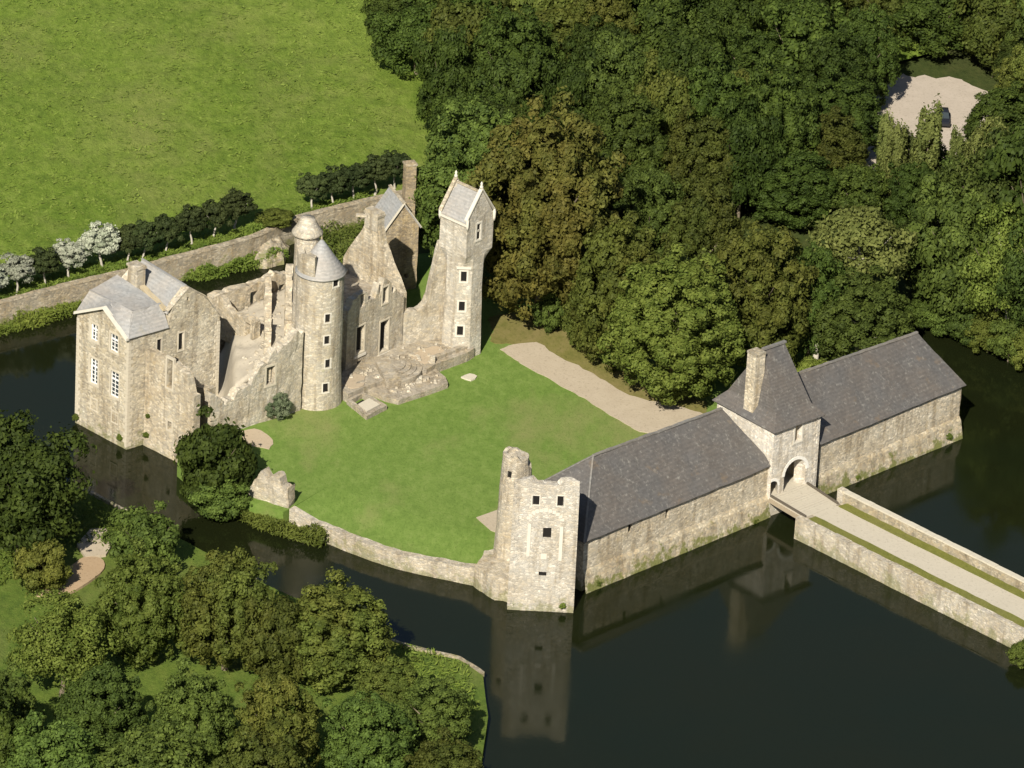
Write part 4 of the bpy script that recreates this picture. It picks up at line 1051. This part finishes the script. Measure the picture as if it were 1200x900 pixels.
# ================================================================== BRIDGE
br = thing('stone_bridge', 'long stone causeway bridge with parapets crossing the moat to the gatehouse', 'bridge')
ZD = zD
p_l0, p_l1 = G2(953, 607, ZD), G2(1200, 731, ZD)
bdir = (p_l1 - p_l0).normalized(); bnr = Vector((-bdir.y, bdir.x))       # bnr: toward the far parapet
LB = 75.0
w_r0 = G2(983, 591, ZD)
Wd = (w_r0 - p_l0).dot(bnr)
start = p_l0 - bdir * 0.6
def bp(d, off, z): return v3(start + bdir * d + bnr * off, z)
GL, GR = 0.95, 0.75                          # grass verges
wl, wr = -GL, Wd + GR
def slab(name, d0, d1, o0, o1, z0, z1, mat, par=br, amp=0.0, n=1):
    V, Fc = [], []
    for i in range(n + 1):
        d = d0 + (d1 - d0) * i / n
        for o_, z in ((o0, z0), (o1, z0), (o1, z1), (o0, z1)): V.append(jitter(bp(d, o_, z), amp, 1.1))
    for i in range(n):
        k = i * 4
        for j in range(4): Fc.append([k + j, k + (j + 1) % 4, k + 4 + (j + 1) % 4, k + 4 + j])
    Fc += [[3, 2, 1, 0], [n * 4, n * 4 + 1, n * 4 + 2, n * 4 + 3]]
    return mesh_obj(name, V, Fc, mat, par)
slab('causeway', 0, LB, wl + .02, wr - .02, -1.0, ZD - 0.05, 'stone_grey', n=40, amp=0.0)
slab('roadway', 0, LB, 0.5, Wd - .45, ZD - 0.3, ZD, 'road', n=40, amp=0.04)
slab('verge', 0.5, LB, wl, 0.48, ZD - 0.3, ZD + 0.05, 'verge_grass', n=60, amp=0.07)
slab('verge', 0.5, LB, Wd - .43, wr, ZD - 0.3, ZD + 0.05, 'verge_grass', n=60, amp=0.07)
slab('parapet', -0.4, LB, wl - .62, wl, -1.0, ZD + 0.08, 'stone_pale', n=80, amp=0.10)
slab('parapet', -0.2, LB, wr, wr + .5, -1.0, ZD + 1.0, 'stone_grey', n=80, amp=0.08)
d = 0.0; rnd = random.Random(3)
while d < 34:
    ln = rnd.uniform(0.8, 1.5); slab('coping_stone', d - .1, d + ln - .14, wr - .08, wr + .58, ZD + 1.03, ZD + 1.17 + rnd.uniform(0, .05), 'coping', amp=0.03); d += ln
d = 0.0
while d < 34:
    ln = rnd.uniform(0.8, 1.5); slab('coping_stone', d - .3, d + ln - .34, wl - .66, wl + .04, ZD + .10, ZD + 0.2 + rnd.uniform(0, .08), 'stone_pale', amp=0.05); d += ln
prism('end_pier', boxp(start + bnr * (wr + .25) - bdir * .4, bdir, bnr, 0.8, 0.8), -1.0, ZD + 1.25, 'stone_pale', br, amp=0.06)
# timber span between the causeway and the gate
dk = thing('drawbridge_deck', 'flat timber deck spanning the gap between causeway and gate arches', 'bridge')
q0, q1 = C0 + gd * max(0.0, ul2 - .5) - gn * .02, C0 + gd * (ur + .5) - gn * .02
s0, s1 = start + bnr * (wl + .3), start + bnr * (Wd + .1)
N = 14
for k in range(N):
    a, b = q0.lerp(s0, (k + .04) / N), q1.lerp(s1, (k + .04) / N); c, d_ = q0.lerp(s0, (k + .96) / N), q1.lerp(s1, (k + .96) / N)
    prism('plank', [a, b, d_, c], ZD - .14, ZD - .01 + .015 * math.sin(k * 5), 'road', dk)
bar('side_beam', v3(q0, ZD - .55), v3(s0, ZD - .55), 0.35, 0.4, 'timber', dk); bar('side_beam', v3(q1, ZD - .55), v3(s1, ZD - .55), 0.35, 0.4, 'timber_dark', dk)
bar('curb_rail', v3(q0 + bnr * .15, ZD), v3(s0 + bnr * .15, ZD), 0.22, 0.2, 'timber_dark', dk)
bar('curb_rail', v3(q1 - bnr * .15, ZD), v3(s1 - bnr * .15, ZD), 0.22, 0.2, 'timber_dark', dk)

# ================================================================== VEGETATION
def leaf_mesh(name, pos, nrm, size, rng, asp=0.6):
    n = len(pos)
    rv = rng.normal(size=(n, 3)); t = np.cross(nrm, rv); t /= np.linalg.norm(t, axis=1)[:, None] + 1e-9
    b = np.cross(nrm, t)
    a = (size * rng.uniform(0.6, 1.35, n))[:, None]; bb = a * asp
    V = np.empty((n, 4, 3))
    V[:, 0] = pos - t * a; V[:, 1] = pos + b * bb + nrm * bb * 0.25; V[:, 2] = pos + t * a; V[:, 3] = pos - b * bb + nrm * bb * 0.25
    me = bpy.data.meshes.new(name)
    me.vertices.add(n * 4); me.vertices.foreach_set('co', V.astype(np.float32).ravel())
    me.loops.add(n * 4); me.loops.foreach_set('vertex_index', np.arange(n * 4, dtype=np.int32))
    me.polygons.add(n); me.polygons.foreach_set('loop_start', np.arange(0, n * 4, 4, dtype=np.int32))
    me.update(calc_edges=True); return me
def crown_points(rng, Rr, zc, Hh, clumps, per, rc_rng=(0.16, 0.30), low=-0.75, shape='round', gap=0.0, fr=(0.60, 1.04)):
    P, Nn = [], []
    i = 0; ga = PI * (3 - math.sqrt(5))
    for k in range(clumps):
        z = 1 - (k + .5) / clumps * (1 - low); r = math.sqrt(max(0, 1 - z * z)); th = k * ga + rng.uniform(-.4, .4)
        d = np.array([math.cos(th) * r, math.sin(th) * r, z]) + rng.normal(size=3) * 0.10
        if rng.uniform() < gap: continue
        f = rng.uniform(*fr)
        if k % 5 == 4: f = rng.uniform(0.3, 0.55)
        if shape == 'cone': d[:2] *= 0.55 + 0.5 * (1 - (z + 1) / 2)
        rc = rng.uniform(*rc_rng)
        c = d * f * (1 - rc * 0.5)
        m = int(per * rng.uniform(.7, 1.3) * (rc / np.mean(rc_rng)) ** 2)
        v = rng.normal(size=(m, 3)); v /= np.linalg.norm(v, axis=1)[:, None]
        v += (d / (np.linalg.norm(d) + 1e-6)) * 0.65 + np.array([0, 0, .25]); v /= np.linalg.norm(v, axis=1)[:, None]
        rad = rc * rng.uniform(0.5, 1.1, m) ** 0.7 * np.where(rng.random(m) < .14, rng.uniform(1.1, 1.6, m), 1.0)
        q = c + v * rad[:, None] * np.array([1.1, 1.1, 0.8])
        q = q * np.array([Rr, Rr, Hh]) + np.array([0, 0, zc])
        nr = v + rng.normal(size=(m, 3)) * 0.40; nr /= np.linalg.norm(nr, axis=1)[:, None]
        P.append(q); Nn.append(nr)
    return np.concatenate(P), np.concatenate(Nn)
def tube(V, Fc, pts, rad, n=7):
    base = len(V)
    for i, (p, r) in enumerate(zip(pts, rad)):
        d = (pts[min(i + 1, len(pts) - 1)] - pts[max(i - 1, 0)]).normalized(); x = d.orthogonal().normalized(); y = d.cross(x)
        for k in range(n): V.append(p + (x * math.cos(2 * PI * k / n) + y * math.sin(2 * PI * k / n)) * r)
    for i in range(len(pts) - 1):
        for k in range(n): Fc.append([base + i * n + k, base + i * n + (k + 1) % n, base + (i + 1) * n + (k + 1) % n, base + (i + 1) * n + k])
def trunk_mesh(name, H, r, limbs, Rr, zc, rng):
    V, Fc = [], []
    top = zc + (H - zc) * 0.35
    pts = [Vector((0.15 * math.sin(k * 1.7), 0.12 * math.cos(k * 2.1) - .12, -0.4 + (top + .4) * k / 6)) for k in range(7)]
    tube(V, Fc, pts, [r * (1.35 if k == 0 else 1 - .11 * k) for k in range(7)])
    for k in range(limbs):
        a = 2 * PI * k / limbs + rng.uniform(-.4, .4); z0 = zc * rng.uniform(.55, 1.0)
        e = Vector((math.cos(a) * Rr * .7, math.sin(a) * Rr * .7, zc + (H - zc) * rng.uniform(-.05, .55)))
        s_ = Vector((0, 0, z0)); m_ = s_.lerp(e, .5) + Vector((0, 0, -.08 * Rr))
        tube(V, Fc, [s_, s_.lerp(m_, .6), m_, e], [r * .5, r * .42, r * .3, r * .1], 5)
    me = bpy.data.meshes.new(name); me.from_pydata([tuple(v) for v in V], [], Fc); me.update(); me.shade_smooth(); return me
PROTO = {}
def proto(key, H, Rr, z_lo, clumps, per, leafs, seed, trunk_r, limbs=6, **kw):
    rng = np.random.default_rng(seed)
    zc = (H + z_lo) / 2; Hh = (H - z_lo) / 2
    P, Nn = crown_points(rng, Rr, zc, Hh, clumps, per, **kw)
    cm = leaf_mesh('crown_' + key, P, Nn, leafs, rng); cm.materials.append(MATS['leaf_green'])
    tm = trunk_mesh('trunk_' + key, H, trunk_r, limbs, Rr, zc, rng); tm.materials.append(MATS['bark'])
    PROTO[key] = (cm, tm, H, Rr)
for i in range(3): proto('broad%d' % i, 12.0, 4.6, 0.5, 120, 200, (0.21, 0.17, 0.24)[i], 10 + i, 0.28, limbs=8, gap=0.14, fr=(.52, 1.08))
for i in range(2): proto('big%d' % i, 19.0, 6.4, 0.8, 210, 260, 0.24, 30 + i, 0.45, rc_rng=(.11, .22))
for i in range(2): proto('dome%d' % i, 12.0, 4.6, 0.2, 300, 120, 0.17, 130 + i, 0.3, rc_rng=(.10, .18), low=-0.85, fr=(.80, 1.0))
proto('bigdome', 19.0, 6.4, 0.5, 420, 150, 0.20, 140, 0.45, rc_rng=(.08, .15), low=-0.85, fr=(.80, 1.0))
for i in range(2): proto('shrub%d' % i, 5.0, 2.8, -0.3, 70, 200, 0.15, 50 + i, 0.12, limbs=5, low=-0.9)
proto('poplar', 14.0, 1.7, 1.0, 60, 110, 0.22, 70, 0.2, limbs=4, rc_rng=(.25, .4))
for i in range(2): proto('orchard%d' % i, 4.8, 2.3, 1.5, 80, 110, 0.13, 80 + i, 0.17, limbs=5, rc_rng=(.13, .25))
proto('sparse', 12.0, 4.4, 2.5, 90, 110, 0.21, 95, 0.26, limbs=9, gap=0.15)
RNDT = random.Random(77)
def tree(kind, base, H, Rr, mat, label, group=None, name='broadleaf_tree', bark='bark', cat='tree', rz=None):
    cm, tm, h0, r0 = PROTO[kind]
    t = thing(name, label, cat, group)
    t.location = base; t.rotation_euler = (0, 0, RNDT.uniform(0, 6.28) if rz is None else rz); t.scale = (Rr / r0, Rr / r0, H / h0)
    for nm, me, mt in (('crown', cm, mat), ('trunk', tm, bark)):
        o = bpy.data.objects.new(nm, me); COL.objects.link(o); o.parent = t
        o.material_slots[0].link = 'OBJECT'; o.material_slots[0].material = MATS[mt]
    return t
PXM = 11.0
def tree_px(kind, bx, by, top, rpx, mat, label, z=ZL, **kw):
    b = G(bx, by, z); Rr = rpx / PXM; H = Zat(b, top) - z
    return tree(kind, b, max(1.2, H * 0.985), Rr, mat, label, **kw)

# the little trees along the moat wall
row = [(-14, 353, 's'), (19, 344, 's'), (51, 336, 'd'), (81, 325, 's'), (117, 314, 'S'), (150, 309, 'd'), (169, 305, 'd'), (196, 297, 'd'), (223, 287, 'd'), (252, 280, 'd'), (276, 269, 'd'), (366, 245, 'd'), (389, 240, 'd'), (414, 233, 'd'), (439, 226, 'd'), (463, 219, 'd')]
for i, (x, y, c) in enumerate(row):
    sil = c in 'sS'; rp = 26 if c == 'S' else (22 if sil else 21)
    tree_px('orchard%d' % (i % 2), x, y, y - (50 if c == 'S' else 44 if i < 11 else 42), rp, 'leaf_silver' if sil else 'leaf_dark',
            ('silver-leaved small tree in the row above the moat wall' if sil else ('dark small tree in the long row above the moat wall' if i < 11 else 'dark small tree in the short row behind the slate-roofed pavilion')),
            z=ZW, name='orchard_tree', bark='bark_pale', group='small trees in a row above the moat wall')
# explicit trees round the courtyard
tree_px('bigdome', 632, 380, 134, 84, 'leaf_bronze', 'huge bronze-green tree towering beside the octagonal tower', name='chestnut_tree')
tree_px('bigdome', 556, 326, 128, 74, 'leaf_green', 'tall green tree directly behind the octagonal tower')
tree_px('dome0', 722, 428, 264, 56, 'leaf_olive', 'olive-green round tree behind the gravel path with branches showing', bark='bark_pale')
tree_px('bigdome', 784, 470, 304, 74, 'leaf_bright', 'large bright green tree overhanging the gravel path', rz=2.0)
tree_px('dome1', 882, 436, 268, 60, 'leaf_olive', 'wide green tree behind the gatehouse chimney', rz=1.0)
tree_px('dome0', 822, 366, 226, 50, 'leaf_olive', 'rounded olive tree standing behind the bright green tree by the path')
tree_px('dome1', 757, 322, 200, 42, 'leaf_green', 'mid-green tree between the bronze tree and the wood')
tree_px('sparse', 1002, 380, 234, 60, 'leaf_pale', 'thin yellowish tree with bare pale branches behind the far barn', bark='bark_pale')
tree_px('dome0', 1003, 430, 326, 58, 'leaf_green', 'full green tree leaning over the far barn roof', bark='bark_pale')
tree_px('shrub1', 641, 388, 340, 18, 'leaf_green', 'small upright shrub on the grass beside the bronze tree', name='shrub', cat='shrub')
tree_px('dome1', 694, 412, 336, 34, 'leaf_olive', 'low olive tree squeezed between the bronze tree and the path')
tree_px('dome1', 945, 422, 290, 40, 'leaf_deep', 'dark tree in the gap between the gatehouse and the far barn')
tree_px('shrub0', 950, 448, 424, 26, 'leaf_bright', 'bright low bush tucked behind the far barn roof', name='shrub', cat='shrub')
# pale trunk showing beside the far barn
t0 = thing('bare_trunk', 'pale bare tree trunk showing above the far barn roof', 'tree trunk')
b = G(953, 438, ZL)
V, Fc = [], []; tube(V, Fc, [b + Vector((0, 0, -.3)), b + Vector((.1, .1, 1.5)), b + Vector((.25, .3, 3)), b + Vector((.4, 1.2, 5.0))], [.42, .36, .3, .2])
mesh_obj('trunk', V, Fc, 'bark_pale', t0, smooth=True)
# right bank trees over the water
for (x, y, tp, rp, m) in ((1112, 372, 215, 52, 'leaf_green'), (1165, 392, 240, 50, 'leaf_bright'), (1222, 412, 232, 58, 'leaf_green'), (1150, 350, 160, 62, 'leaf_green'), (1205, 365, 140, 66, 'leaf_deep'), (1078, 352, 250, 38, 'leaf_deep')):
    tree_px('broad%d' % (x % 3), x, y, tp, rp, m, {'leaf_green': 'fresh green', 'leaf_deep': 'dark green', 'leaf_bright': 'yellow-green'}[m] + ' tree leaning over the dark water beyond the far barn', z=1.9, group='trees on the bank beyond the far barn')
for (x, y, tp, rp, m) in ((1082, 382, 346, 22, 'leaf_deep'), (1104, 390, 350, 24, 'leaf_green'), (1130, 400, 356, 26, 'leaf_green'), (1156, 410, 362, 26, 'leaf_bright'), (1182, 421, 370, 27, 'leaf_green'), (1208, 431, 378, 27, 'leaf_bright')):
    tree_px('shrub%d' % (x % 2), x, y + 1, tp, rp, m, {'leaf_green': 'fresh green', 'leaf_deep': 'dark green', 'leaf_bright': 'yellow-green'}[m] + ' bush overhanging the water under the trees beyond the far barn', z=0.2, name='bush', cat='bush', group='bushes on the bank beyond the far barn')
# bare pale branches on that bank
for i, (x, y, tx, ty) in enumerate(((1180, 330, 1165, 270), (1192, 320, 1196, 262))):
    b = G(x, y, 9.0); e = b + Vector(((tx - x) / 11, -0.6, (y - ty) / 9.9))
    V, Fc = [], []; g0 = G(x + 4, y + 70, 1.9)
    base = Vector((b.x + .6, b.y, 1.7))
    tube(V, Fc, [base, base.lerp(b, .6), b, b.lerp(e, .6), e], [.3, .24, .2, .13, .05], 6); tube(V, Fc, [b, b.lerp(e, .5) + Vector((1.2, 0, .4)), b + Vector((2.4, 0, 3.0))], [.13, .09, .03], 5)
    t0 = thing('dead_tree', 'bare whitish dead trunk among the leafy trees on the right bank', 'tree', 'dead trunks on the right bank'); mesh_obj('trunk', V, Fc, 'bark_pale', t0, smooth=True)
# poplars in front of the yard
for i, (x, y, tp, rp) in enumerate(((1044, 262, 140, 13), (1060, 250, 150, 12), (1079, 262, 118, 17), (1096, 240, 165, 12), (1032, 240, 128, 10), (1116, 255, 150, 11))):
    tree_px('poplar', x, y, tp, rp, 'leaf_pale', 'slim pale poplar in front of the bare sandy yard', z=1.9, name='poplar_tree', group='poplars before the sandy yard')
tree_px('sparse', 1150, 270, 132, 34, 'leaf_pale', 'thin pale tree at the edge of the sandy yard', z=1.9)
# the wood
def wood_label(bx, by, mt):
    col = {'leaf_green': 'fresh green', 'leaf_deep': 'dark green', 'leaf_olive': 'olive-brown'}[mt]
    if bx < 560: w_ = 'at the meadow edge of the wood'
    elif by > 215 and bx < 760: w_ = 'in the wood just behind the bronze tree'
    elif by > 215 and bx < 1000: w_ = 'in the wood behind the gatehouse trees'
    elif 960 < bx < 1200 and by < 260: w_ = 'in the wood round the sandy yard'
    elif bx >= 1000: w_ = 'in the wood behind the moat bank trees'
    elif bx < 760: w_ = 'deep in the wood far behind the octagonal tower'
    else: w_ = 'deep in the wood far behind the gatehouse'
    return col + ' broadleaf tree ' + w_
rnd = random.Random(21)
n_w = 0
y = -40
while y < 345:
    x = 455 + rnd.uniform(0, 40)
    while x < 1290:
        bx, by = x + rnd.uniform(-14, 14), y + rnd.uniform(-10, 10)
        x += rnd.uniform(60, 86)
        if by > 100 and bx < 488: continue
        if by > 215 and bx < 540: continue
        if by > 300 and bx < 700: continue
        if by > 330 and bx > 1060: continue
        if by > 285 and 690 < bx < 1062: continue
        if by > 225 and 590 < bx < 720: continue
        if 1015 < bx < 1155 and 88 < by < 205: continue
        if bx < 520 and by < 60 and rnd.random() < .3: continue
        Hm = rnd.uniform(8.5, 16.5); Rm = rnd.uniform(3.2, 5.2)
        if 1000 < bx < 1165 and by > 150: Hm = min(Hm, max(4.0, (by - 192) / 9.9)); Rm = min(Rm, Hm * .42)
        if Hm < 3: continue
        b = G(bx, by, 1.95)
        mt = rnd.choice(['leaf_green', 'leaf_deep', 'leaf_deep', 'leaf_deep', 'leaf_deep', 'leaf_olive'] if by < 300 else ['leaf_green', 'leaf_deep'])
        tree(rnd.choice(['broad0', 'broad2', 'dome0', 'dome1']), b, Hm, Rm, mt,
             wood_label(bx, by, mt), 'trees of the wood')
        n_w += 1
    y += 34
# near bank trees (lower left)
tree_px('broad0', 22, 655, 494, 64, 'leaf_deep', 'large dark tree on the near bank beside the dirt track', z=ZB)
tree_px('broad1', -40, 640, 505, 55, 'leaf_deep', 'dark tree behind the large tree on the near bank, half out of the picture', z=ZB)
tree_px('shrub0', 168, 668, 594, 40, 'leaf_green', 'rounded green bush at the water beside the stone edging', z=ZB, name='bush', cat='bush')
tree_px('dome0', 165, 775, 650, 47, 'leaf_bright', 'bright green tree on the near bank between the dirt track and the olive trees', z=ZB)
tree_px('dome1', 264, 785, 652, 48, 'leaf_olive', 'olive-green tree on the near bank between the bright green and the yellow-olive tree', z=ZB)
tree_px('dome0', 392, 800, 690, 58, 'leaf_olive', 'yellow-olive tree at the water edge, last of the near bank', z=ZB)
tree_px('broad1', 72, 815, 697, 50, 'leaf_bright', 'low bright green tree on the near bank below the dirt track', z=ZB)
tree_px('shrub1', 48, 690, 632, 30, 'leaf_olive', 'small olive shrub at the foot of the large dark tree', z=ZB, name='shrub', cat='shrub')
tree_px('broad2', 322, 806, 700, 34, 'leaf_olive', 'narrow olive tree wedged between two near bank trees', z=ZB)
for i, (x, y, tp, rp, m) in enumerate(((0, 905, 790, 46, 'leaf_green'), (118, 905, 785, 48, 'leaf_green'), (222, 915, 790, 48, 'leaf_green'), (322, 925, 795, 46, 'leaf_olive'), (60, 985, 850, 60, 'leaf_green'), (180, 1000, 860, 64, 'leaf_green'), (300, 1010, 865, 60, 'leaf_olive'), (455, 850, 778, 40, 'leaf_olive'), (505, 885, 800, 44, 'leaf_green'), (430, 930, 820, 52, 'leaf_green'), (520, 960, 870, 46, 'leaf_olive'), (-40, 960, 800, 60, 'leaf_deep'))):
    tree_px('dome%d' % (i % 2), x, y, tp, rp * .9, m, {'leaf_green': 'fresh green', 'leaf_deep': 'dark green', 'leaf_olive': 'olive'}[m] + ' tree in the thicket filling the near bank', z=ZB, group='thicket on the near bank')
# tree at the foot of the pavilion
tree_px('shrub0', 250, 588, 488, 46, 'leaf_deep', 'dark bushy tree growing at the water below the ruined lodging', z=0.6, name='bushy_tree')
tree_px('shrub1', 258, 602, 552, 34, 'leaf_green', 'lighter green bush at the foot of the dark bushy tree by the water', z=0.4, name='bush', cat='bush')
tree_px('shrub1', 324, 490, 460, 15, 'leaf_fig', 'grey-green shrub against the ruined wall beside the round tower', name='shrub', cat='shrub')
tree_px('shrub0', 1200, 778, 752, 18, 'leaf_bright', 'leafy green bush at the water against the causeway bridge', z=0.1, name='bush', cat='bush')
tree_px('shrub0', 322, 264, 246, 22, 'leaf_bright', 'low bright bush on the meadow edge at the bend of the moat wall', z=ZW, name='bush', cat='bush')

def tufts(name, poly, z, n, h, mat, label, cat, seed, asp=0.22, lean=0.5):
    rng = np.random.default_rng(seed)
    pts = [np.array([p.x, p.y]) for p in poly]; xs = np.array(pts); lo, hi = xs.min(0), xs.max(0)
    out = []
    while len(out) < n:
        q = lo + rng.random(2) * (hi - lo); ins_ = False; j = len(pts) - 1
        for i in range(len(pts)):
            a, b = pts[i], pts[j]
            if (a[1] > q[1]) != (b[1] > q[1]) and q[0] < (b[0] - a[0]) * (q[1] - a[1]) / (b[1] - a[1]) + a[0]: ins_ = not ins_
            j = i
        if ins_: out.append(q)
    out = np.array(out); hh = np.array([h * (0.55 + 0.6 * (noise.noise(Vector((q[0] * .5, q[1] * .5, seed))) + .5)) for q in out])
    P = np.column_stack([out, z + hh * rng.uniform(0.1, 1.0, n)])
    Nn = rng.normal(size=(n, 3)) * lean + np.array([0, -.35, .8]); Nn /= np.linalg.norm(Nn, axis=1)[:, None]
    o = link(name, leaf_mesh(name, P, Nn, 0.26, rng, asp), mat)
    return struct(o, 'stuff', label, cat)
tufts('reeds', pxs([(-60, 408), (0, 392), (60, 378), (95, 366), (95, 352), (60, 362), (0, 379), (-60, 393)], .3), -0.1, 5000, 1.5, 'reed', 'bright green reeds along the foot of the moat wall', 'reeds', 1)
tufts('reeds', pxs([(205, 327), (245, 327), (300, 313), (338, 301), (336, 298), (300, 300), (250, 312), (210, 318)], .3), -0.1, 5200, 1.6, 'reed', 'lush green reeds in the moat behind the ruined lodging', 'reeds', 2)
tufts('reeds', pxs([(365, 300), (400, 310), (430, 300), (470, 280), (470, 250), (430, 256), (372, 268)], .3), -0.1, 4000, 1.8, 'leaf_bright', 'green growth in the moat behind the stair turret', 'reeds', 3)
tufts('bank_plants', pxs([(262, 596), (285, 603), (315, 606), (345, 614), (372, 626), (386, 636), (376, 642), (340, 633), (300, 620), (268, 606)], .2), 0.0, 5000, 1.7, 'leaf_bright', 'tall grass and plants on the bank below the broken wall stub', 'plants', 4)
tufts('verge_plants', pxs([(-40, 362), (0, 352), (93, 328), (154, 315), (297, 276), (345, 255), (432, 233), (432, 226), (345, 245), (297, 266), (154, 300), (93, 315), (0, 338), (-40, 350)], ZW), ZW - .15, 9000, 0.7, 'reed', 'rough grass along the top of the moat wall', 'grass', 6)
def meadow_tufts(n, seed):
    rng = np.random.default_rng(seed); out = []
    while len(out) < n:
        x, y_ = rng.uniform(-20, 470), rng.uniform(-20, 350)
        if y_ > 352 - 0.275 * x: continue
        q = G2(x, y_, ZW)
        if noise.noise(Vector((q.x * .45, q.y * .3, 4))) + 0.7 * noise.noise(Vector((q.x * 1.3, q.y * .9, 1))) + rng.uniform(-.35, .35) > 0.12: out.append((q.x, q.y))
    out = np.array(out); P = np.column_stack([out, np.array([meadow_z(q) for q in out]) + rng.uniform(0.02, .09, n)])
    Nn = rng.normal(size=(n, 3)) * .22 + np.array([0, -.1, 1]); Nn /= np.linalg.norm(Nn, axis=1)[:, None]
    return struct(link('meadow_tufts', leaf_mesh('meadow_tufts', P, Nn, 0.24, rng, .4), 'tuft'), 'stuff', 'tufts of longer grass all over the bright meadow', 'grass')
meadow_tufts(9000, 9)
tufts('wall_plants', pxs([(440, 750), (500, 764), (550, 782), (560, 830), (540, 900), (440, 850)], ZB), ZB, 2500, 0.6, 'reed', 'rough grass on the near bank edge below the corner tower', 'grass', 7)
tufts('bank_growth', pxs([(-40, 600), (60, 575), (110, 585), (150, 606), (130, 640), (60, 640), (0, 690), (-40, 690)], ZB), ZB, 5000, 0.6, 'reed', 'rough grass round the large dark tree on the near bank', 'grass', 8)

# plants rooted in joints of the walls
for x, y, rp, z_, lab in ((90, 487, 6, 0, 'the outer corner of the moat house'), (141, 511, 5, 0, 'the foot of the moat house facade'), (174, 486, 4, 0, 'the joint between the moat house and the ruined lodging'), (172, 508, 5, 0, 'the ledge where the ruined lodging meets the moat house'),
        (659, 708, 5, 0, 'the waterline of the square corner tower'), (697, 680, 6, 0, 'the barn plinth beside the corner tower'), (800, 644, 9, 0, 'the middle of the long barn plinth'), (880, 607, 7, 0, 'the barn plinth beside the gatehouse'), (1108, 508, 7, 0, 'the plinth at the outer end of the far barn'), (1000, 556, 6, 0, 'the far barn plinth beside the bridge')):
    q = [p_ for p_ in ([(88, 495), (148, 527)], [(171, 523), (225, 551)], [(595, 714), (671, 718)], [(681, 693), (897, 603)], [(957, 579), (1122, 511)]) if p_[0][0] - 1 <= x <= p_[1][0] + 1][0]
    A, B = G2(*q[0]), G2(*q[1]); h = hit_line(A, B, x, y); e_ = (B - A).normalized(); p0 = A + e_ * h[0] - Vector((-e_.y, e_.x)) * (0.35 if y < 700 and x > 677 else 0.05)
    tree('shrub%d' % (x % 2), v3(p0, h[1] - rp / 11), rp / 7.5, rp / 13, 'leaf_bright', 'small green plant rooted in ' + lab, name='wall_plant', cat='plant')

# parked car on the yard
car = thing('parked_car', 'small dark car parked on the bare sandy yard behind the poplars', 'car')
cb_ = G(1104, 143, 2.33); 
def cbx(x, y, z): return cb_ + Vector((x, y, z))
def loft(name, secs, mat, par):
    V, Fc = [], []
    for (x, hw, z0, z1) in secs:
        for (yy, zz) in ((-hw, z0), (hw, z0), (hw * .9, z1), (-hw * .9, z1)): V.append(cbx(yy, x, zz))
    for i in range(len(secs) - 1):
        for j in range(4): Fc.append([i * 4 + j, i * 4 + (j + 1) % 4, i * 4 + 4 + (j + 1) % 4, i * 4 + 4 + j])
    n = len(secs) - 1; Fc += [[3, 2, 1, 0], [n * 4, n * 4 + 1, n * 4 + 2, n * 4 + 3]]
    return mesh_obj(name, V, Fc, mat, par)
loft('body', [(-2.0, .72, .35, .65), (-1.8, .85, .25, .8), (-.9, .87, .25, .92), (1.3, .87, .25, .95), (1.95, .82, .3, .85), (2.05, .75, .4, .7)], 'car_paint', car)
loft('cabin', [(-1.0, .74, .9, .93), (-.35, .72, .9, 1.42), (1.0, .70, .9, 1.42), (1.7, .72, .9, .95)], 'glass', car)
loft('roof', [(-.38, .66, 1.42, 1.45), (.3, .68, 1.43, 1.5), (1.02, .66, 1.42, 1.45)], 'car_paint', car)
for yy in (-.82, .82):
    for xx in (-1.25, 1.25): pole('wheel', cbx(yy - .1, xx, .31), cbx(yy + .1, xx, .31), .31, .31, 'rubber', car, 14)
